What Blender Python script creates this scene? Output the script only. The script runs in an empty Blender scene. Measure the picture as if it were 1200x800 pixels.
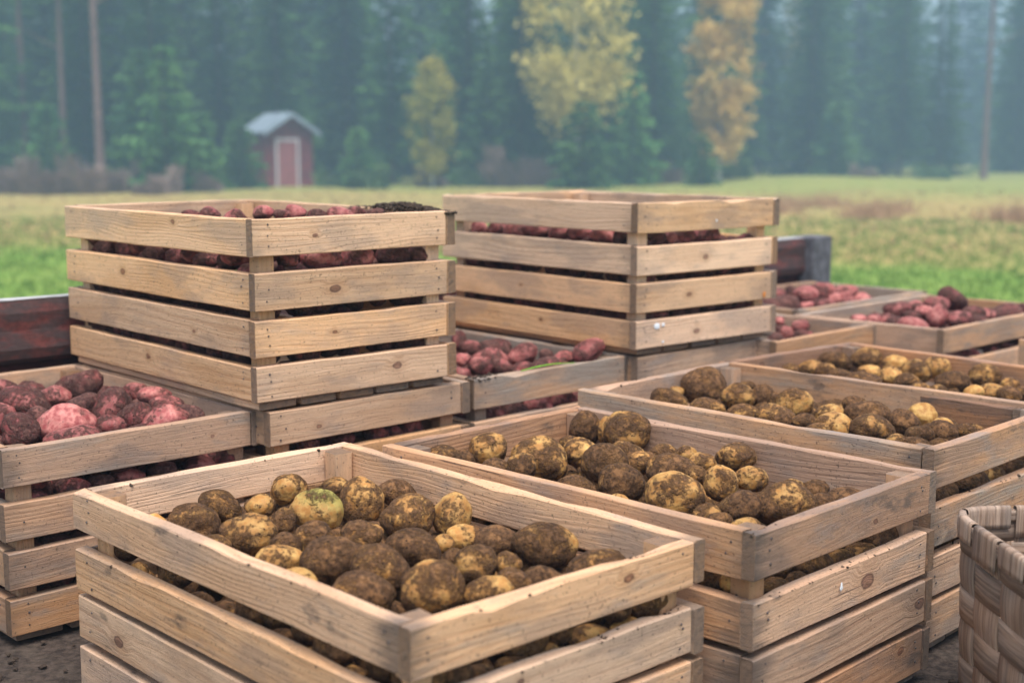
import bpy, bmesh, math, random
import numpy as np
from mathutils import Vector, Matrix, noise as mn
R = math.radians
C = bpy.context.scene.collection
SC = bpy.context.scene
random.seed(7)

# ------------------------------------------------------------------ camera
S = 0.36            # metres per crate height
DECK = 0.95         # trailer deck above the field
F_PX, PITCH, ROLL = 1573.54, R(8.3066), R(0.11)
CAM = Vector((0, 0, DECK + 2.4385 * S))
cam_d = bpy.data.cameras.new('camera'); cam = bpy.data.objects.new('camera', cam_d); C.objects.link(cam)
_r = Vector((1, 0, 0)); _u = Vector((0, math.sin(PITCH), math.cos(PITCH))); _f = Vector((0, math.cos(PITCH), -math.sin(PITCH)))
RT = _r * math.cos(ROLL) + _u * math.sin(ROLL); UP = -_r * math.sin(ROLL) + _u * math.cos(ROLL); FW = _f
cam.matrix_world = Matrix(((RT.x, UP.x, -FW.x, CAM.x), (RT.y, UP.y, -FW.y, CAM.y), (RT.z, UP.z, -FW.z, CAM.z), (0, 0, 0, 1)))
cam_d.sensor_width = 36; cam_d.lens = F_PX / 1200 * 36; cam_d.clip_start = 0.05; cam_d.clip_end = 3000
cam_d.dof.use_dof = True; cam_d.dof.focus_distance = 2.25; cam_d.dof.aperture_fstop = 3.3
SC.camera = cam

# ------------------------------------------------------------------ light
SUN_EL, SUN_AZ = R(66), R(168)      # azimuth clockwise from +Y (away from the camera)
w = bpy.data.worlds.new('World'); SC.world = w; w.use_nodes = True
nt = w.node_tree; nt.nodes.clear()
sky = nt.nodes.new('ShaderNodeTexSky'); sky.sky_type = 'NISHITA'; sky.sun_disc = False
sky.sun_elevation = SUN_EL; sky.sun_rotation = SUN_AZ; sky.dust_density = 1.5; sky.air_density = 1.0; sky.ozone_density = 2.0;
hs = nt.nodes.new('ShaderNodeHueSaturation'); hs.inputs['Saturation'].default_value = 0.45
bg = nt.nodes.new('ShaderNodeBackground'); bg.inputs['Strength'].default_value = 0.12
wo = nt.nodes.new('ShaderNodeOutputWorld')
nt.links.new(sky.outputs[0], hs.inputs['Color']); nt.links.new(hs.outputs[0], bg.inputs[0]); nt.links.new(bg.outputs[0], wo.inputs[0])
sl = bpy.data.lights.new('sun', 'SUN'); sun = bpy.data.objects.new('sun', sl); C.objects.link(sun)
sl.energy = 2.4; sl.angle = R(32); sl.color = (1.0, 0.94, 0.87)
sd = Vector((math.sin(SUN_AZ) * math.cos(SUN_EL), math.cos(SUN_AZ) * math.cos(SUN_EL), math.sin(SUN_EL)))
sun.rotation_euler = (-sd).to_track_quat('-Z', 'Y').to_euler()
SC.view_settings.view_transform = 'Standard'; SC.view_settings.look = 'None'
SC.view_settings.exposure = 1.25; SC.view_settings.gamma = 1.0
SC.cycles.volume_bounces = 1; SC.cycles.max_bounces = 8; SC.cycles.transparent_max_bounces = 8
HAZE_DENSITY = 0.0049

# ------------------------------------------------------------------ helpers
def mesh(name, V, F, smooth=False, mat=None):
    m = bpy.data.meshes.new(name); m.from_pydata([tuple(v) for v in V], [], F)
    if smooth: m.polygons.foreach_set('use_smooth', [True] * len(m.polygons))
    if mat: m.materials.append(mat)
    m.update(); return m
def obj(name, data, parent=None, loc=None, rot=None):
    o = bpy.data.objects.new(name, data); C.objects.link(o)
    if parent: o.parent = parent
    if loc is not None: o.location = loc
    if rot is not None: o.rotation_euler = rot
    return o
def tag(o, label=None, cat=None, group=None, kind=None):
    if label: o['label'] = label
    if cat: o['category'] = cat
    if group: o['group'] = group
    if kind: o['kind'] = kind
    return o
def box_vf(x0, x1, y0, y1, z0, z1, V=None, F=None):
    V = [] if V is None else V; F = [] if F is None else F; n = len(V)
    V += [(x0, y0, z0), (x1, y0, z0), (x1, y1, z0), (x0, y1, z0), (x0, y0, z1), (x1, y0, z1), (x1, y1, z1), (x0, y1, z1)]
    F += [(n, n+3, n+2, n+1), (n+4, n+5, n+6, n+7), (n, n+1, n+5, n+4), (n+1, n+2, n+6, n+5), (n+2, n+3, n+7, n+6), (n+3, n, n+4, n+7)]
    return V, F

class NT:
    """small node helper"""
    def __init__(s, name):
        s.m = bpy.data.materials.new(name); s.m.use_nodes = True; s.t = s.m.node_tree; s.t.nodes.clear()
        s.out = s.t.nodes.new('ShaderNodeOutputMaterial'); s.b = s.t.nodes.new('ShaderNodeBsdfPrincipled')
        s.t.links.new(s.b.outputs[0], s.out.inputs[0])
    def n(s, typ, **kw):
        nd = s.t.nodes.new(typ)
        for k, v in kw.items(): setattr(nd, k, v)
        return nd
    def L(s, a, b): s.t.links.new(a, b)
    def inp(s, nd, i, v):
        if hasattr(v, 'is_output') or isinstance(v, bpy.types.NodeSocket): s.L(v, nd.inputs[i])
        else: nd.inputs[i].default_value = v
    def math(s, op, a, b=0.0, c=0.0, clamp=False):
        nd = s.n('ShaderNodeMath', operation=op, use_clamp=clamp); s.inp(nd, 0, a); s.inp(nd, 1, b); s.inp(nd, 2, c); return nd.outputs[0]
    def vm(s, op, a, b=(0, 0, 0)):
        nd = s.n('ShaderNodeVectorMath', operation=op); s.inp(nd, 0, a); s.inp(nd, 1, b)
        return nd.outputs['Value'] if op in ('LENGTH', 'DISTANCE', 'DOT_PRODUCT') else nd.outputs[0]
    def noise(s, v, scale, detail=3, rough=.55, dist=0):
        nd = s.n('ShaderNodeTexNoise'); s.inp(nd, 'Vector', v); nd.inputs['Scale'].default_value = scale
        nd.inputs['Detail'].default_value = detail; nd.inputs['Roughness'].default_value = rough; nd.inputs['Distortion'].default_value = dist
        return nd.outputs[0]
    def ramp(s, f, pts, mode='LINEAR'):
        nd = s.n('ShaderNodeValToRGB'); nd.color_ramp.interpolation = mode; e = nd.color_ramp.elements
        while len(e) < len(pts): e.new(0.5)
        for i, (p, c) in enumerate(pts):
            e[i].position = p; e[i].color = (c, c, c, 1) if isinstance(c, (int, float)) else (*c, 1)
        s.inp(nd, 0, f); return nd.outputs[0]
    def sstep(s, f, a, b, lo=0., hi=1.):
        nd = s.n('ShaderNodeMapRange', interpolation_type='SMOOTHSTEP'); s.inp(nd, 0, f); s.inp(nd, 1, a); s.inp(nd, 2, b); s.inp(nd, 3, lo); s.inp(nd, 4, hi); return nd.outputs[0]
    def mix(s, f, a, b, mode='MIX'):
        nd = s.n('ShaderNodeMix', data_type='RGBA', blend_type=mode); s.inp(nd, 0, f)
        for i, v in ((6, a), (7, b)):
            if isinstance(v, tuple): v = (*v, 1) if len(v) == 3 else v
            s.inp(nd, i, v)
        return nd.outputs[2]
    def attr(s, name, typ='OBJECT', out='Fac'):
        nd = s.n('ShaderNodeAttribute', attribute_name=name, attribute_type=typ); return nd.outputs[out]
    def bump(s, h, strength=.5, dist=.002, prev=None):
        nd = s.n('ShaderNodeBump'); nd.inputs['Strength'].default_value = strength; nd.inputs['Distance'].default_value = dist
        s.L(h, nd.inputs['Height'])
        if prev: s.L(prev, nd.inputs['Normal'])
        return nd.outputs[0]
    def finish(s, col=None, rough=.7, normal=None, spec=.3):
        if col is not None: s.inp(s.b, 'Base Color', (*col, 1) if isinstance(col, tuple) else col)
        s.inp(s.b, 'Roughness', rough)
        if normal: s.L(normal, s.b.inputs['Normal'])
        s.b.inputs['Specular IOR Level'].default_value = spec
        return s.m

# ------------------------------------------------------------------ wood
def wood_material():
    k = NT('weathered_pine')
    tc = k.n('ShaderNodeTexCoord'); oi = k.n('ShaderNodeObjectInfo')
    P = tc.outputs['Object']; rnd = oi.outputs['Random']
    comb = k.n('ShaderNodeCombineXYZ'); k.inp(comb, 0, k.math('MULTIPLY', rnd, 37.0)); k.inp(comb, 1, k.math('MULTIPLY', rnd, 91.0)); k.inp(comb, 2, k.math('MULTIPLY', rnd, 53.0))
    Q = k.vm('ADD', P, comb.outputs[0])
    sep = k.n('ShaderNodeSeparateXYZ'); k.L(P, sep.inputs[0]); X, Y, Z = sep.outputs
    kn = k.attr('knot', out='Vector'); ks = k.n('ShaderNodeSeparateXYZ'); k.L(kn, ks.inputs[0])
    dx = k.math('SUBTRACT', X, ks.outputs[0]); dz = k.math('SUBTRACT', Z, ks.outputs[1])
    dxs = k.math('MULTIPLY', dx, .62)
    d2 = k.math('ADD', k.math('MULTIPLY', dxs, dxs), k.math('MULTIPLY', dz, dz)); d = k.math('SQRT', d2)
    d = k.math('ADD', d, k.math('MULTIPLY', k.math('SUBTRACT', k.noise(Q, 60, 2), .5), .006))
    kr = ks.outputs[2]                                  # radius
    near = k.sstep(d, k.math('MULTIPLY', kr, 1.0), k.math('MULTIPLY', kr, 3.2), 1., 0.)
    core = k.sstep(d, k.math('MULTIPLY', kr, .8), k.math('MULTIPLY', kr, 1.1), 1., 0.)
    rim = k.math('MULTIPLY', core, k.sstep(d, k.math('MULTIPLY', kr, .55), k.math('MULTIPLY', kr, .95), 0., 1.))
    # grain: long wavy streaks, bent round the knot
    wv = k.noise(k.vm('MULTIPLY', Q, (1.6, 6, 9)), 1.0, 2)
    tone_v = k.attr('tone'); 
    zz = k.math('ADD', Z, k.math('MULTIPLY', k.math('SUBTRACT', wv, .5), .085))
    zz = k.math('ADD', zz, k.math('MULTIPLY', k.math('MULTIPLY', near, d), .9))
    ph = k.math('ADD', k.math('MULTIPLY', zz, k.math('ADD', 260., k.math('MULTIPLY', rnd, 620.))), k.math('MULTIPLY', rnd, 60.))
    ph = k.math('ADD', ph, k.math('MULTIPLY', Y, 260.))
    ring = k.math('ADD', k.math('MULTIPLY', k.math('SINE', ph), .5), .5)
    ring = k.math('POWER', ring, 2.4)
    ringamp = k.sstep(k.noise(k.vm('MULTIPLY', Q, (2, 8, 14)), 1., 3),   .35, .66, .08, .62)
    cmb2 = k.n('ShaderNodeCombineXYZ'); k.inp(cmb2, 0, k.math('MULTIPLY', X, 5.)); k.inp(cmb2, 1, k.math('MULTIPLY', Y, 110.)); k.inp(cmb2, 2, k.math('MULTIPLY', zz, 340.))
    fib = k.noise(k.vm('ADD', cmb2.outputs[0], comb.outputs[0]), 1., 6, .65)
    fine = k.noise(k.vm('MULTIPLY', Q, (40, 300, 520)), 1., 4, .7)
    # fresh colour
    tone = tone_v
    fresh = k.mix(tone, (.35, .162, .078), (.86, .52, .285))
    late = k.mix(tone, (.20, .085, .042), (.56, .265, .11))
    c = k.mix(k.math('MULTIPLY', ring, ringamp), fresh, late)
    c = k.mix(k.sstep(fib, .42, .72, 0., .45), c, k.mix(tone, (.23, .125, .075), (.54, .34, .20)))
    c = k.mix(k.sstep(fine, .5, .8, 0., .30), c, k.mix(tone, (.45, .33, .25), (.76, .60, .44)))
    # orange heart patches
    c = k.mix(k.sstep(k.noise(k.vm('MULTIPLY', Q, (3, 8, 12)), 1., 3), .48, .68, 0., .5), c, k.mix(tone, (.33, .15, .065), (.56, .29, .12)))
    # weathering grey
    gv = k.attr('grey')
    gn = k.noise(k.vm('MULTIPLY', Q, (3.5, 12, 16)), 1., 5, .6)
    gm = k.math('MULTIPLY', k.sstep(gn, k.math('SUBTRACT', .74, k.math('MULTIPLY', gv, .5)), k.math('SUBTRACT', .98, k.math('MULTIPLY', gv, .5))), .85, clamp=True)
    c = k.mix(gm, c, k.mix(fib, (.12, .095, .08), (.43, .37, .31)))
    # blotches left by wet soil and handling, and blue grey mould
    bl = k.noise(k.vm('MULTIPLY', Q, (5, 9, 13)), 1., 4, .55)
    c = k.mix(k.sstep(bl, .48, .62, 0., .62), c, k.mix(tone, (.17, .105, .08), (.46, .30, .20)))
    b2 = k.noise(k.vm('ADD', k.vm('MULTIPLY', Q, (7, 14, 20)), (9., 4., 2.)), 1., 5, .6)
    c = k.mix(k.math('MULTIPLY', k.sstep(b2, .56, .70), k.math('ADD', .15, k.math('MULTIPLY', gv, .6))), c, (.235, .215, .205))
    # stains and dark weather marks
    st = k.noise(k.vm('MULTIPLY', Q, (9, 20, 22)), 1., 5, .62)
    sv = k.attr('stain')
    sm = k.sstep(st, k.math('SUBTRACT', .74, k.math('MULTIPLY', sv, .2)), k.math('SUBTRACT', .86, k.math('MULTIPLY', sv, .2)))
    c = k.mix(k.math('MULTIPLY', sm, .72), c, k.mix(fine, (.035, .028, .026), (.14, .105, .085)))
    sp = k.noise(Q, 210, 3, .6)
    c = k.mix(k.math('MULTIPLY', k.sstep(sp, .62, .68), .7), c, (.06, .035, .02))
    # broad soil smear
    so = k.noise(k.vm('MULTIPLY', Q, (4, 10, 10)), 1., 6, .7)
    c = k.mix(k.math('MULTIPLY', k.sstep(so, .5, .78), k.math('ADD', .25, k.math('MULTIPLY', sv, .35))), c, k.mix(tone, (.16, .10, .07), (.34, .22, .15)))
    # knot
    c = k.mix(k.math('MULTIPLY', near, .38), c, (.42, .20, .08))
    c = k.mix(k.math('MULTIPLY', core, .85), c, k.mix(ring, (.30, .12, .055), (.16, .06, .03)))
    c = k.mix(k.math('MULTIPLY', rim, .8), c, (.07, .03, .018))
    # end grain: the cut ends are darker
    ge = k.n('ShaderNodeNewGeometry')
    vt = k.n('ShaderNodeVectorTransform', vector_type='NORMAL', convert_from='WORLD', convert_to='OBJECT'); k.L(ge.outputs['True Normal'], vt.inputs[0])
    sn = k.n('ShaderNodeSeparateXYZ'); k.L(vt.outputs[0], sn.inputs[0]); endm = k.sstep(k.math('ABSOLUTE', sn.outputs[0]), .75, .9)
    rr = k.math('ADD', k.math('MULTIPLY', k.math('SINE', k.math('MULTIPLY', k.math('ADD', Y, k.math('MULTIPLY', Z, .8)), 1500.)), .5), .5)
    ec = k.mix(k.math('MULTIPLY', rr, .5), k.mix(gv, (.30, .165, .085), (.19, .13, .09)), (.15, .09, .055))
    ec = k.mix(k.sstep(k.noise(Q, 90, 4), .45, .7, 0., .6), ec, (.10, .075, .06))
    c = k.mix(endm, c, ec)
    # drying cracks along the grain
    cr = k.noise(k.vm('MULTIPLY', Q, (1.8, 3, 210)), 1., 2, .5)
    crm = k.math('MULTIPLY', k.sstep(cr, .70, .735), k.sstep(k.noise(k.vm('MULTIPLY', Q, (6, 5, 20)), 1., 2), .45, .6))
    c = k.mix(k.math('MULTIPLY', crm, .8), c, (.05, .03, .02))
    # black weather stain creeping in from the board ends
    es = k.math('MULTIPLY', k.sstep(k.math('ADD', X, k.math('MULTIPLY', k.noise(k.vm('MULTIPLY', Q, (8, 20, 45)), 1., 4), .13)), .06, .115, 1., 0.), sv)
    c = k.mix(k.math('MULTIPLY', k.math('MULTIPLY', es, .9, clamp=True), k.math('SUBTRACT', 1., k.math('MULTIPLY', endm, .75))), c, (.075, .058, .048))
    # per board value shift
    r2 = k.math('FRACT', k.math('MULTIPLY', rnd, 17.37))
    hsv = k.n('ShaderNodeHueSaturation'); k.inp(hsv, 'Color', c); k.inp(hsv, 'Value', k.math('ADD', .78, k.math('MULTIPLY', rnd, .34))); k.inp(hsv, 'Saturation', k.math('ADD', .80, k.math('MULTIPLY', r2, .26)))
    h = k.math('ADD', k.math('MULTIPLY', fib, .8), k.math('MULTIPLY', fine, .5))
    h = k.math('SUBTRACT', h, k.math('MULTIPLY', ring, k.math('MULTIPLY', ringamp, .35)))
    nb = k.bump(h, .6, .0025)
    nb = k.bump(k.noise(Q, 45, 4), .35, .003, nb)
    return k.finish(hsv.outputs[0], k.sstep(fib, .3, .7, .66, .48), nb, .5)
WOOD = wood_material()

def simple(name, col, rough=.6, metal=0., var=.2, scale=30, bump=.2):
    k = NT(name); tc = k.n('ShaderNodeTexCoord'); n = k.noise(tc.outputs['Object'], scale, 5)
    dark = tuple(v * (1 - var) for v in col); lite = tuple(min(1, v * (1 + var)) for v in col)
    k.b.inputs['Metallic'].default_value = metal
    return k.finish(k.mix(k.sstep(n, .3, .7), dark, lite), rough, k.bump(n, bump, .004))
NAIL = simple('rusty_nail_steel', (.10, .085, .085), .55, .5, .3, 200)

def plank(L, T, H, seg=12, wob=.0008, rough_top=.0, seed=0):
    """board along +X, thickness along Y (0..T), height along Z (0..H); chamfered, with uneven edges"""
    rg = random.Random(seed); ch = rg.uniform(.0012, .0024)
    prof = [(ch, 0), (T-ch, 0), (T, ch), (T, H-ch), (T-ch, H), (ch, H), (0, H-ch), (0, ch)]
    V = []; F = []; o = rg.uniform(0, 99)
    n = seg
    for i in range(n + 1):
        x = L * i / n
        if i == 0: x = 0.0
        bow = wob * 1.5 * mn.noise(Vector((x * 2.2, o, 0)))
        for j, (y, z) in enumerate(prof):
            top = z > H / 2
            a = 2.4 if top else 1.6
            dz = wob * a * (mn.noise(Vector((x * 5, o + (7 if top else 3), 1))) + .6 * mn.noise(Vector((x * 22, o + (17 if top else 13), y * 30))))
            if top and rough_top: dz -= rough_top * max(0, mn.noise(Vector((x * 14, o + 50, y * 60))) - .25) * 2
            dy = bow + wob * .5 * mn.noise(Vector((x * 9, o + 33, z * 20)))
            dx = 0
            if i in (0, n): dx = rg.uniform(-.0008, .0008)
            V.append((x + dx, y + dy, z + dz))
    for i in range(n):
        for j in range(8):
            a = i * 8 + j; b = i * 8 + (j + 1) % 8
            F.append((a, b, b + 8, a + 8)[::-1] if False else (a, a + 8, b + 8, b))
    F.append(tuple(range(8))); F.append(tuple(reversed(range(n * 8, n * 8 + 8))))
    return mesh('plank', V, F, False, WOOD)

# ------------------------------------------------------------------ crates (positions in crate heights, metres = *S)
W0, D0 = 2.19375, 1.47738
SL_F = [(1.0, .805), (.718, .52), (.487, .285), (.25, .052)]
SL_F1 = [(1.0, .82), (.725, .53), (.495, .29), (.255, .055)]
SL_U = [(1.0, .806), (.722, .528), (.476, .282), (.23, .045)]
#       x, y (front corner), yaw, W(along local Y), D(along local X), height, level base, slats, tone, grey, stain
CR = {
 'F1': (-.311, 3.981, 43.35, 1.055*W0, .976*D0, .946, 0, SL_F1, .74, .34, .62),
 'F2': (.927, 4.917, 45.54, .995*W0, .967*D0, .975, 0, SL_F, .30, .38, .75),
 'F3': (1.983, 6.166, 45.88, 1.014*W0, 1.006*D0, 1.015, 0, SL_F, .35, .55, .68),
 'F4': (2.814, 7.262, 40.41, W0, .984*D0, .989, 0, SL_F, .12, .45, .75),
 'L1': (-2.438, 6.283, 43.7, .989*W0, .979*D0, .979, 0, SL_U, .42, .55, .4),
 'D1': (-1.311, 7.154, 44.0, W0, .982*D0, .988, 0, SL_U, .62, .35, .3),
 'U1': (-1.367, 7.099, 42.66, 1.041*W0, .942*D0, 1.037, 1, SL_U, .88, .10, .15),
 'D2': (-.232, 8.178, 43.87, W0, .991*D0, .994, 0, SL_U, .50, .85, .3),
 'D3': (.865, 9.091, 43.22, W0, .978*D0, .985, 0, SL_U, .55, .55, .3),
 'U2': (.846, 9.052, 40.97, .965*W0, 1.021*D0, 1.043, 1, SL_U, .82, .25, .2),
 'E1': (1.969, 9.879, 44.83, W0, .976*D0, .984, 0, SL_U, .5, .6, .3),
 'E2': (3.394, 10.436, 44.9, 1.38, 2.26, 1.0, 0, SL_U, .45, .6, .3),
 'E3': (2.516, 11.703, 44.6, 1.36, 2.26, 1.0, 0, SL_U, .5, .7, .3),
 'E4': (4.82, 8.93, 44.0, 1.45, 2.2, .99, 0, SL_U, .6, .3, .3),
}
CLAB = {
 'F1': 'open slatted wooden crate of muddy yellow potatoes, frontmost of all the crates',
 'F2': 'brown slatted crate of yellow potatoes behind the frontmost crate, beside the basket',
 'F3': 'weathered pinkish crate of yellow potatoes holding the one clean pale potato',
 'F4': 'dark stained crate of yellow potatoes, farthest in the yellow row',
 'L1': 'grey brown crate of red potatoes at the left edge below the red trailer board',
 'D1': 'crate squeezed under the fresh pine crate, lower one of the left stack',
 'U1': 'fresh yellowish pine crate on top of the left stack with soil on its rim',
 'D2': 'silvery grey open crate of red potatoes between the two stacks, grass blade on its rim',
 'D3': 'lower crate of the right stack, mostly hidden behind yellow potato crates',
 'U2': 'pine crate on top of the right stack with white splashes on its lowest board',
 'E1': 'half hidden crate with few red potatoes just right of the right stack',
 'E2': 'wide crate of heaped red potatoes at the right before the green field',
 'E3': 'rearmost crate of red potatoes beside the dark steel trailer post',
 'E4': 'crate cut off by the right edge, only its corner showing behind the dark crate',
}
WALL_T = .060 * S
# special knots: crate, side, row -> (position along board, height in slat fraction, radius)
KN = {('U1', 'b', 1): (.52*S*1.0, .45, .0085), ('U1', 'b', 3): (.95*S, .55, .0075), ('U1', 'b', 0): (.40*S, .5, .004),
      ('U1', 'a', 1): (1.45*S, .55, .006), ('U1', 'a', 3): (1.15*S, .6, .006), ('U1', 'b', 2): (.52*S, .5, .004),
      ('U2', 'b', 1): (.70*S, .5, .007), ('U2', 'b', 3): (.62*S, .4, .007), ('F2', 'b', 1): (.85*S, .45, .012), ('F2', 'b', 2): (1.32*S, .5, .010),
      ('U2', 'a', 3): (.9*S, .6, .004), ('F1', 'a', 2): (1.9*S, .4, .009), ('U1', 'a', 2): (.6*S, .4, .004)}
crates = {}
pseed = 100
for cn, (cx, cy, yaw, Wc, Dc, Hc, lev, SL, tone, grey, stain) in CR.items():
    base = DECK + .004 + (lev * 1.0 + (.002 if lev else 0)) * S
    root = obj('potato_crate', None, loc=(cx*S, cy*S, base), rot=(0, 0, R(yaw))); root.empty_display_size = .1
    tag(root, CLAB[cn], 'crate', 'slatted wooden crates on the trailer')
    crates[cn] = root
    W, D, H, T = Wc*S, Dc*S, Hc*S, WALL_T
    if lev: H = (Hc - .002) * S
    rg = random.Random(cn)
    def put(mname, L, T_, H_, loc, rz, key=None, rt=0., seg=12, **kw):
        global pseed
        pseed += 1
        me = plank(L, T_, H_, seg, seed=pseed, rough_top=rt, **kw)
        o = obj(mname, me, root, loc, (rg.uniform(-.006, .006), rg.uniform(-.0022, .0022), rz))
        o['tone'] = max(0., min(1., tone + rg.uniform(-.14, .14))); o['grey'] = max(0., min(1., grey + rg.uniform(-.12, .12)))
        o['stain'] = max(0., stain + rg.uniform(-.15, .2))
        kx, kz, kr = -9., 0., .001
        if key in KN: kx, kz, kr = KN[key]; kz *= H_
        elif rg.random() < .4 and mname == 'plank': kx, kz, kr = rg.uniform(.1, .9)*L, rg.uniform(.2, .8)*H_, rg.uniform(.003, .007)
        o['knot'] = [kx, kz, kr]
        return o
    nails_V, nails_F = [], []
    def nail(p, nrm):
        n0 = len(nails_V); t = Vector((-nrm[1], nrm[0], 0)); r_ = rg.uniform(.0017, .0026)
        for s_, ri in ((.0006, r_), (.0016, r_ * .75)):
            for q in range(6):
                a = q * math.pi / 3
                nails_V.append(tuple(Vector(p) + Vector(nrm) * s_ + (t * math.cos(a) + Vector((0, 0, 1)) * math.sin(a)) * ri))
        for q in range(6): nails_F.append((n0+q, n0+(q+1) % 6, n0+6+(q+1) % 6, n0+6+q))
        nails_F.append(tuple(range(n0+6, n0+12)))
    for row, (zt, zb) in enumerate(SL):
        z1, z0 = zt*H, zb*H; hh = z1 - z0
        j = lambda a=.0035: rg.uniform(-a, a)
        rt = .009 if (cn in ('F1', 'F2', 'F3', 'D2', 'U2') and row < 2) else .002
        # front right (b) board: outer face y=0, from x=0 to D-T
        for side in 'badc':
            dz = j(.0015) if row else 0; hv = hh + j(.0015)
            if row == 0: dz = z1 - z0 - hv
            e = abs(j(.004)); out = j(.0015)
            if side == 'b':
                o = put('plank', D - T - .001 + e*.2, T, hv, (0 - e*.6, out, z0+dz), 0, (cn, 'b', row), rt)
            elif side == 'a':   # left, outer face x=0, from y=T to W
                o = put('plank', W - T - .001 + e, T, hv, (T + out, T + .001, z0+dz), math.pi/2, (cn, 'a', row), rt)
                o.rotation_euler.x = -o.rotation_euler.x
            elif side == 'd':   # back left, y=W
                o = put('plank', D - T - .001, T, hv, (T + .001, W - T + out, z0+dz), 0, (cn, 'd', row), rt)
            else:               # right, x = D
                o = put('plank', W - T - .001 + e, T, hv, (D + out, -e*.8, z0+dz), math.pi/2, (cn, 'c', row), rt)
        if cn[0] in 'FUDL' and cn != 'F4':
            for zc in (z0 + hh*.24, z0 + hh*.55, z0 + hh*.8):
                if rg.random() < .8: nail((.028*rg.uniform(.8, 1.3), 0, zc + j(.006)), (0, -1, 0))
                if rg.random() < .8: nail((D - T - .025*rg.uniform(.8, 1.3), 0, zc + j(.006)), (0, -1, 0))
                if rg.random() < .7: nail((0, T + .022*rg.uniform(.8, 1.3), zc + j(.006)), (-1, 0, 0))
                if rg.random() < .7: nail((0, W - .04*rg.uniform(.8, 1.3), zc + j(.006)), (-1, 0, 0))
    ps = .098*S; top = H - .006
    for (px_, py_) in ((T+.003, T+.003), (D-T-ps-.003, T+.003), (T+.003, W-T-ps-.003), (D-T-ps-.003, W-T-ps-.003)):
        # a post is a plank stood on end: local X points up
        o = put('corner_post', top - .04*H, ps, ps, (px_ + ps, py_, .04*H), 0, None, seg=4)
        o.rotation_euler = (0, -math.pi/2, 0)
    nb = 5; bw = (D - .012*2) / nb
    if Dc > 2: nb = 5
    for q in range(nb):
        x0 = .012 + q*bw
        if Dc < 2: o = put('floor_board', W - .024, bw - rg.uniform(.010, .018), .04*H - .001, (x0 + rg.uniform(0, .003) + bw - .012, .012 + abs(rg.uniform(0, .006)), 0), math.pi/2, None, seg=6)
    if Dc >= 2:
        bw = (W - .024) / 5
        for q in range(5):
            put('floor_board', D - .024, bw - rg.uniform(.010, .018), .04*H - .001, (.012, .012 + q*bw, 0), 0, None, seg=6)
    if nails_V: tag(obj('nail_heads', mesh('nail_heads', nails_V, nails_F, False, NAIL), root), kind='stuff')

# ------------------------------------------------------------------ potatoes
def potato_material(name, skin1, skin2, soil1, soil2, green=False, eyes=True):
    k = NT(name); tc = k.n('ShaderNodeTexCoord'); oi = k.n('ShaderNodeObjectInfo'); rnd = oi.outputs['Random']
    ps_ = k.attr('psize', out='Vector')
    P = k.vm('MULTIPLY', tc.outputs['Object'], ps_)     # metres
    cb = k.n('ShaderNodeCombineXYZ')
    for i, q in enumerate((71., 33., 57.)): k.inp(cb, i, k.math('MULTIPLY', rnd, q))
    Q = k.vm('ADD', P, cb.outputs[0])
    ge = k.n('ShaderNodeNewGeometry')
    dirt = k.attr('dirt')
    big = k.noise(Q, 26, 5, .58, .35); fine = k.noise(Q, 150, 6, .7); mid = k.noise(Q, 75, 5, .65)
    skin = k.mix(k.sstep(mid, .35, .65), skin1, skin2)
    skin = k.mix(k.sstep(fine, .58, .75, 0., .5), skin, tuple(v * .45 for v in skin1))
    if green:
        pass
    a = k.math('ADD', k.math('MULTIPLY', big, .56), k.math('ADD', k.math('MULTIPLY', mid, .24), k.math('MULTIPLY', fine, .22)))
    th = k.math('SUBTRACT', .665, k.math('MULTIPLY', dirt, .240))
    m = k.sstep(a, k.math('SUBTRACT', th, .070), k.math('ADD', th, .055))
    dust = k.sstep(a, k.math('SUBTRACT', th, .15), k.math('ADD', th, .01), 0., .85)
    soil = k.mix(k.sstep(fine, .35, .68), soil1, soil2)
    soil = k.mix(k.sstep(k.noise(k.vm('ADD', Q, (3., 5., 7.)), 60, 5, .65), .48, .66, 0., .7), soil, tuple(x * 1.2 + y * .28 for x, y in zip(soil2, skin1)))
    c = k.mix(dust, skin, tuple(x * .55 + y * .42 for x, y in zip(soil2, skin1)))
    c = k.mix(k.math('MULTIPLY', m, .90), c, soil)
    vo = k.n('ShaderNodeTexVoronoi'); k.inp(vo, 'Vector', Q); vo.inputs['Scale'].default_value = 95
    sp = k.math('MULTIPLY', k.sstep(vo.outputs['Distance'], .10, .22, 1., 0.), k.sstep(mid, .42, .55))
    c = k.mix(k.math('MULTIPLY', sp, k.math('ADD', .25, dirt, clamp=True)), c, soil1)
    gm = k.attr('green')
    gsep = k.n('ShaderNodeSeparateXYZ'); k.L(tc.outputs['Object'], gsep.inputs[0])
    gpatch = k.math('MULTIPLY', k.sstep(k.math('ADD', gsep.outputs[2], k.math('MULTIPLY', k.math('SUBTRACT', mid, .5), 1.2)), 0., 1.0, 0., .6), gm)
    c = k.mix(k.math('MULTIPLY', gpatch, k.math('SUBTRACT', 1., m)), c, (.26, .30, .07))
    hs_ = k.n('ShaderNodeHueSaturation'); k.inp(hs_, 'Color', c); k.inp(hs_, 'Value', k.math('ADD', .82, k.math('MULTIPLY', rnd, .36)))
    h = k.math('ADD', k.math('MULTIPLY', m, k.math('ADD', .6, k.math('MULTIPLY', fine, .9))), k.math('MULTIPLY', fine, .18))
    nb_ = k.bump(h, 1., .0026)
    nb_ = k.bump(mid, .35, .0025, nb_)
    return k.finish(hs_.outputs[0], k.math('ADD', .60, k.math('MULTIPLY', m, .38)), nb_, .22)
PM_Y = potato_material('yellow_potato_skin', (.37, .17, .045), (.62, .375, .125), (.018, .010, .007), (.125, .064, .034))
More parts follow.
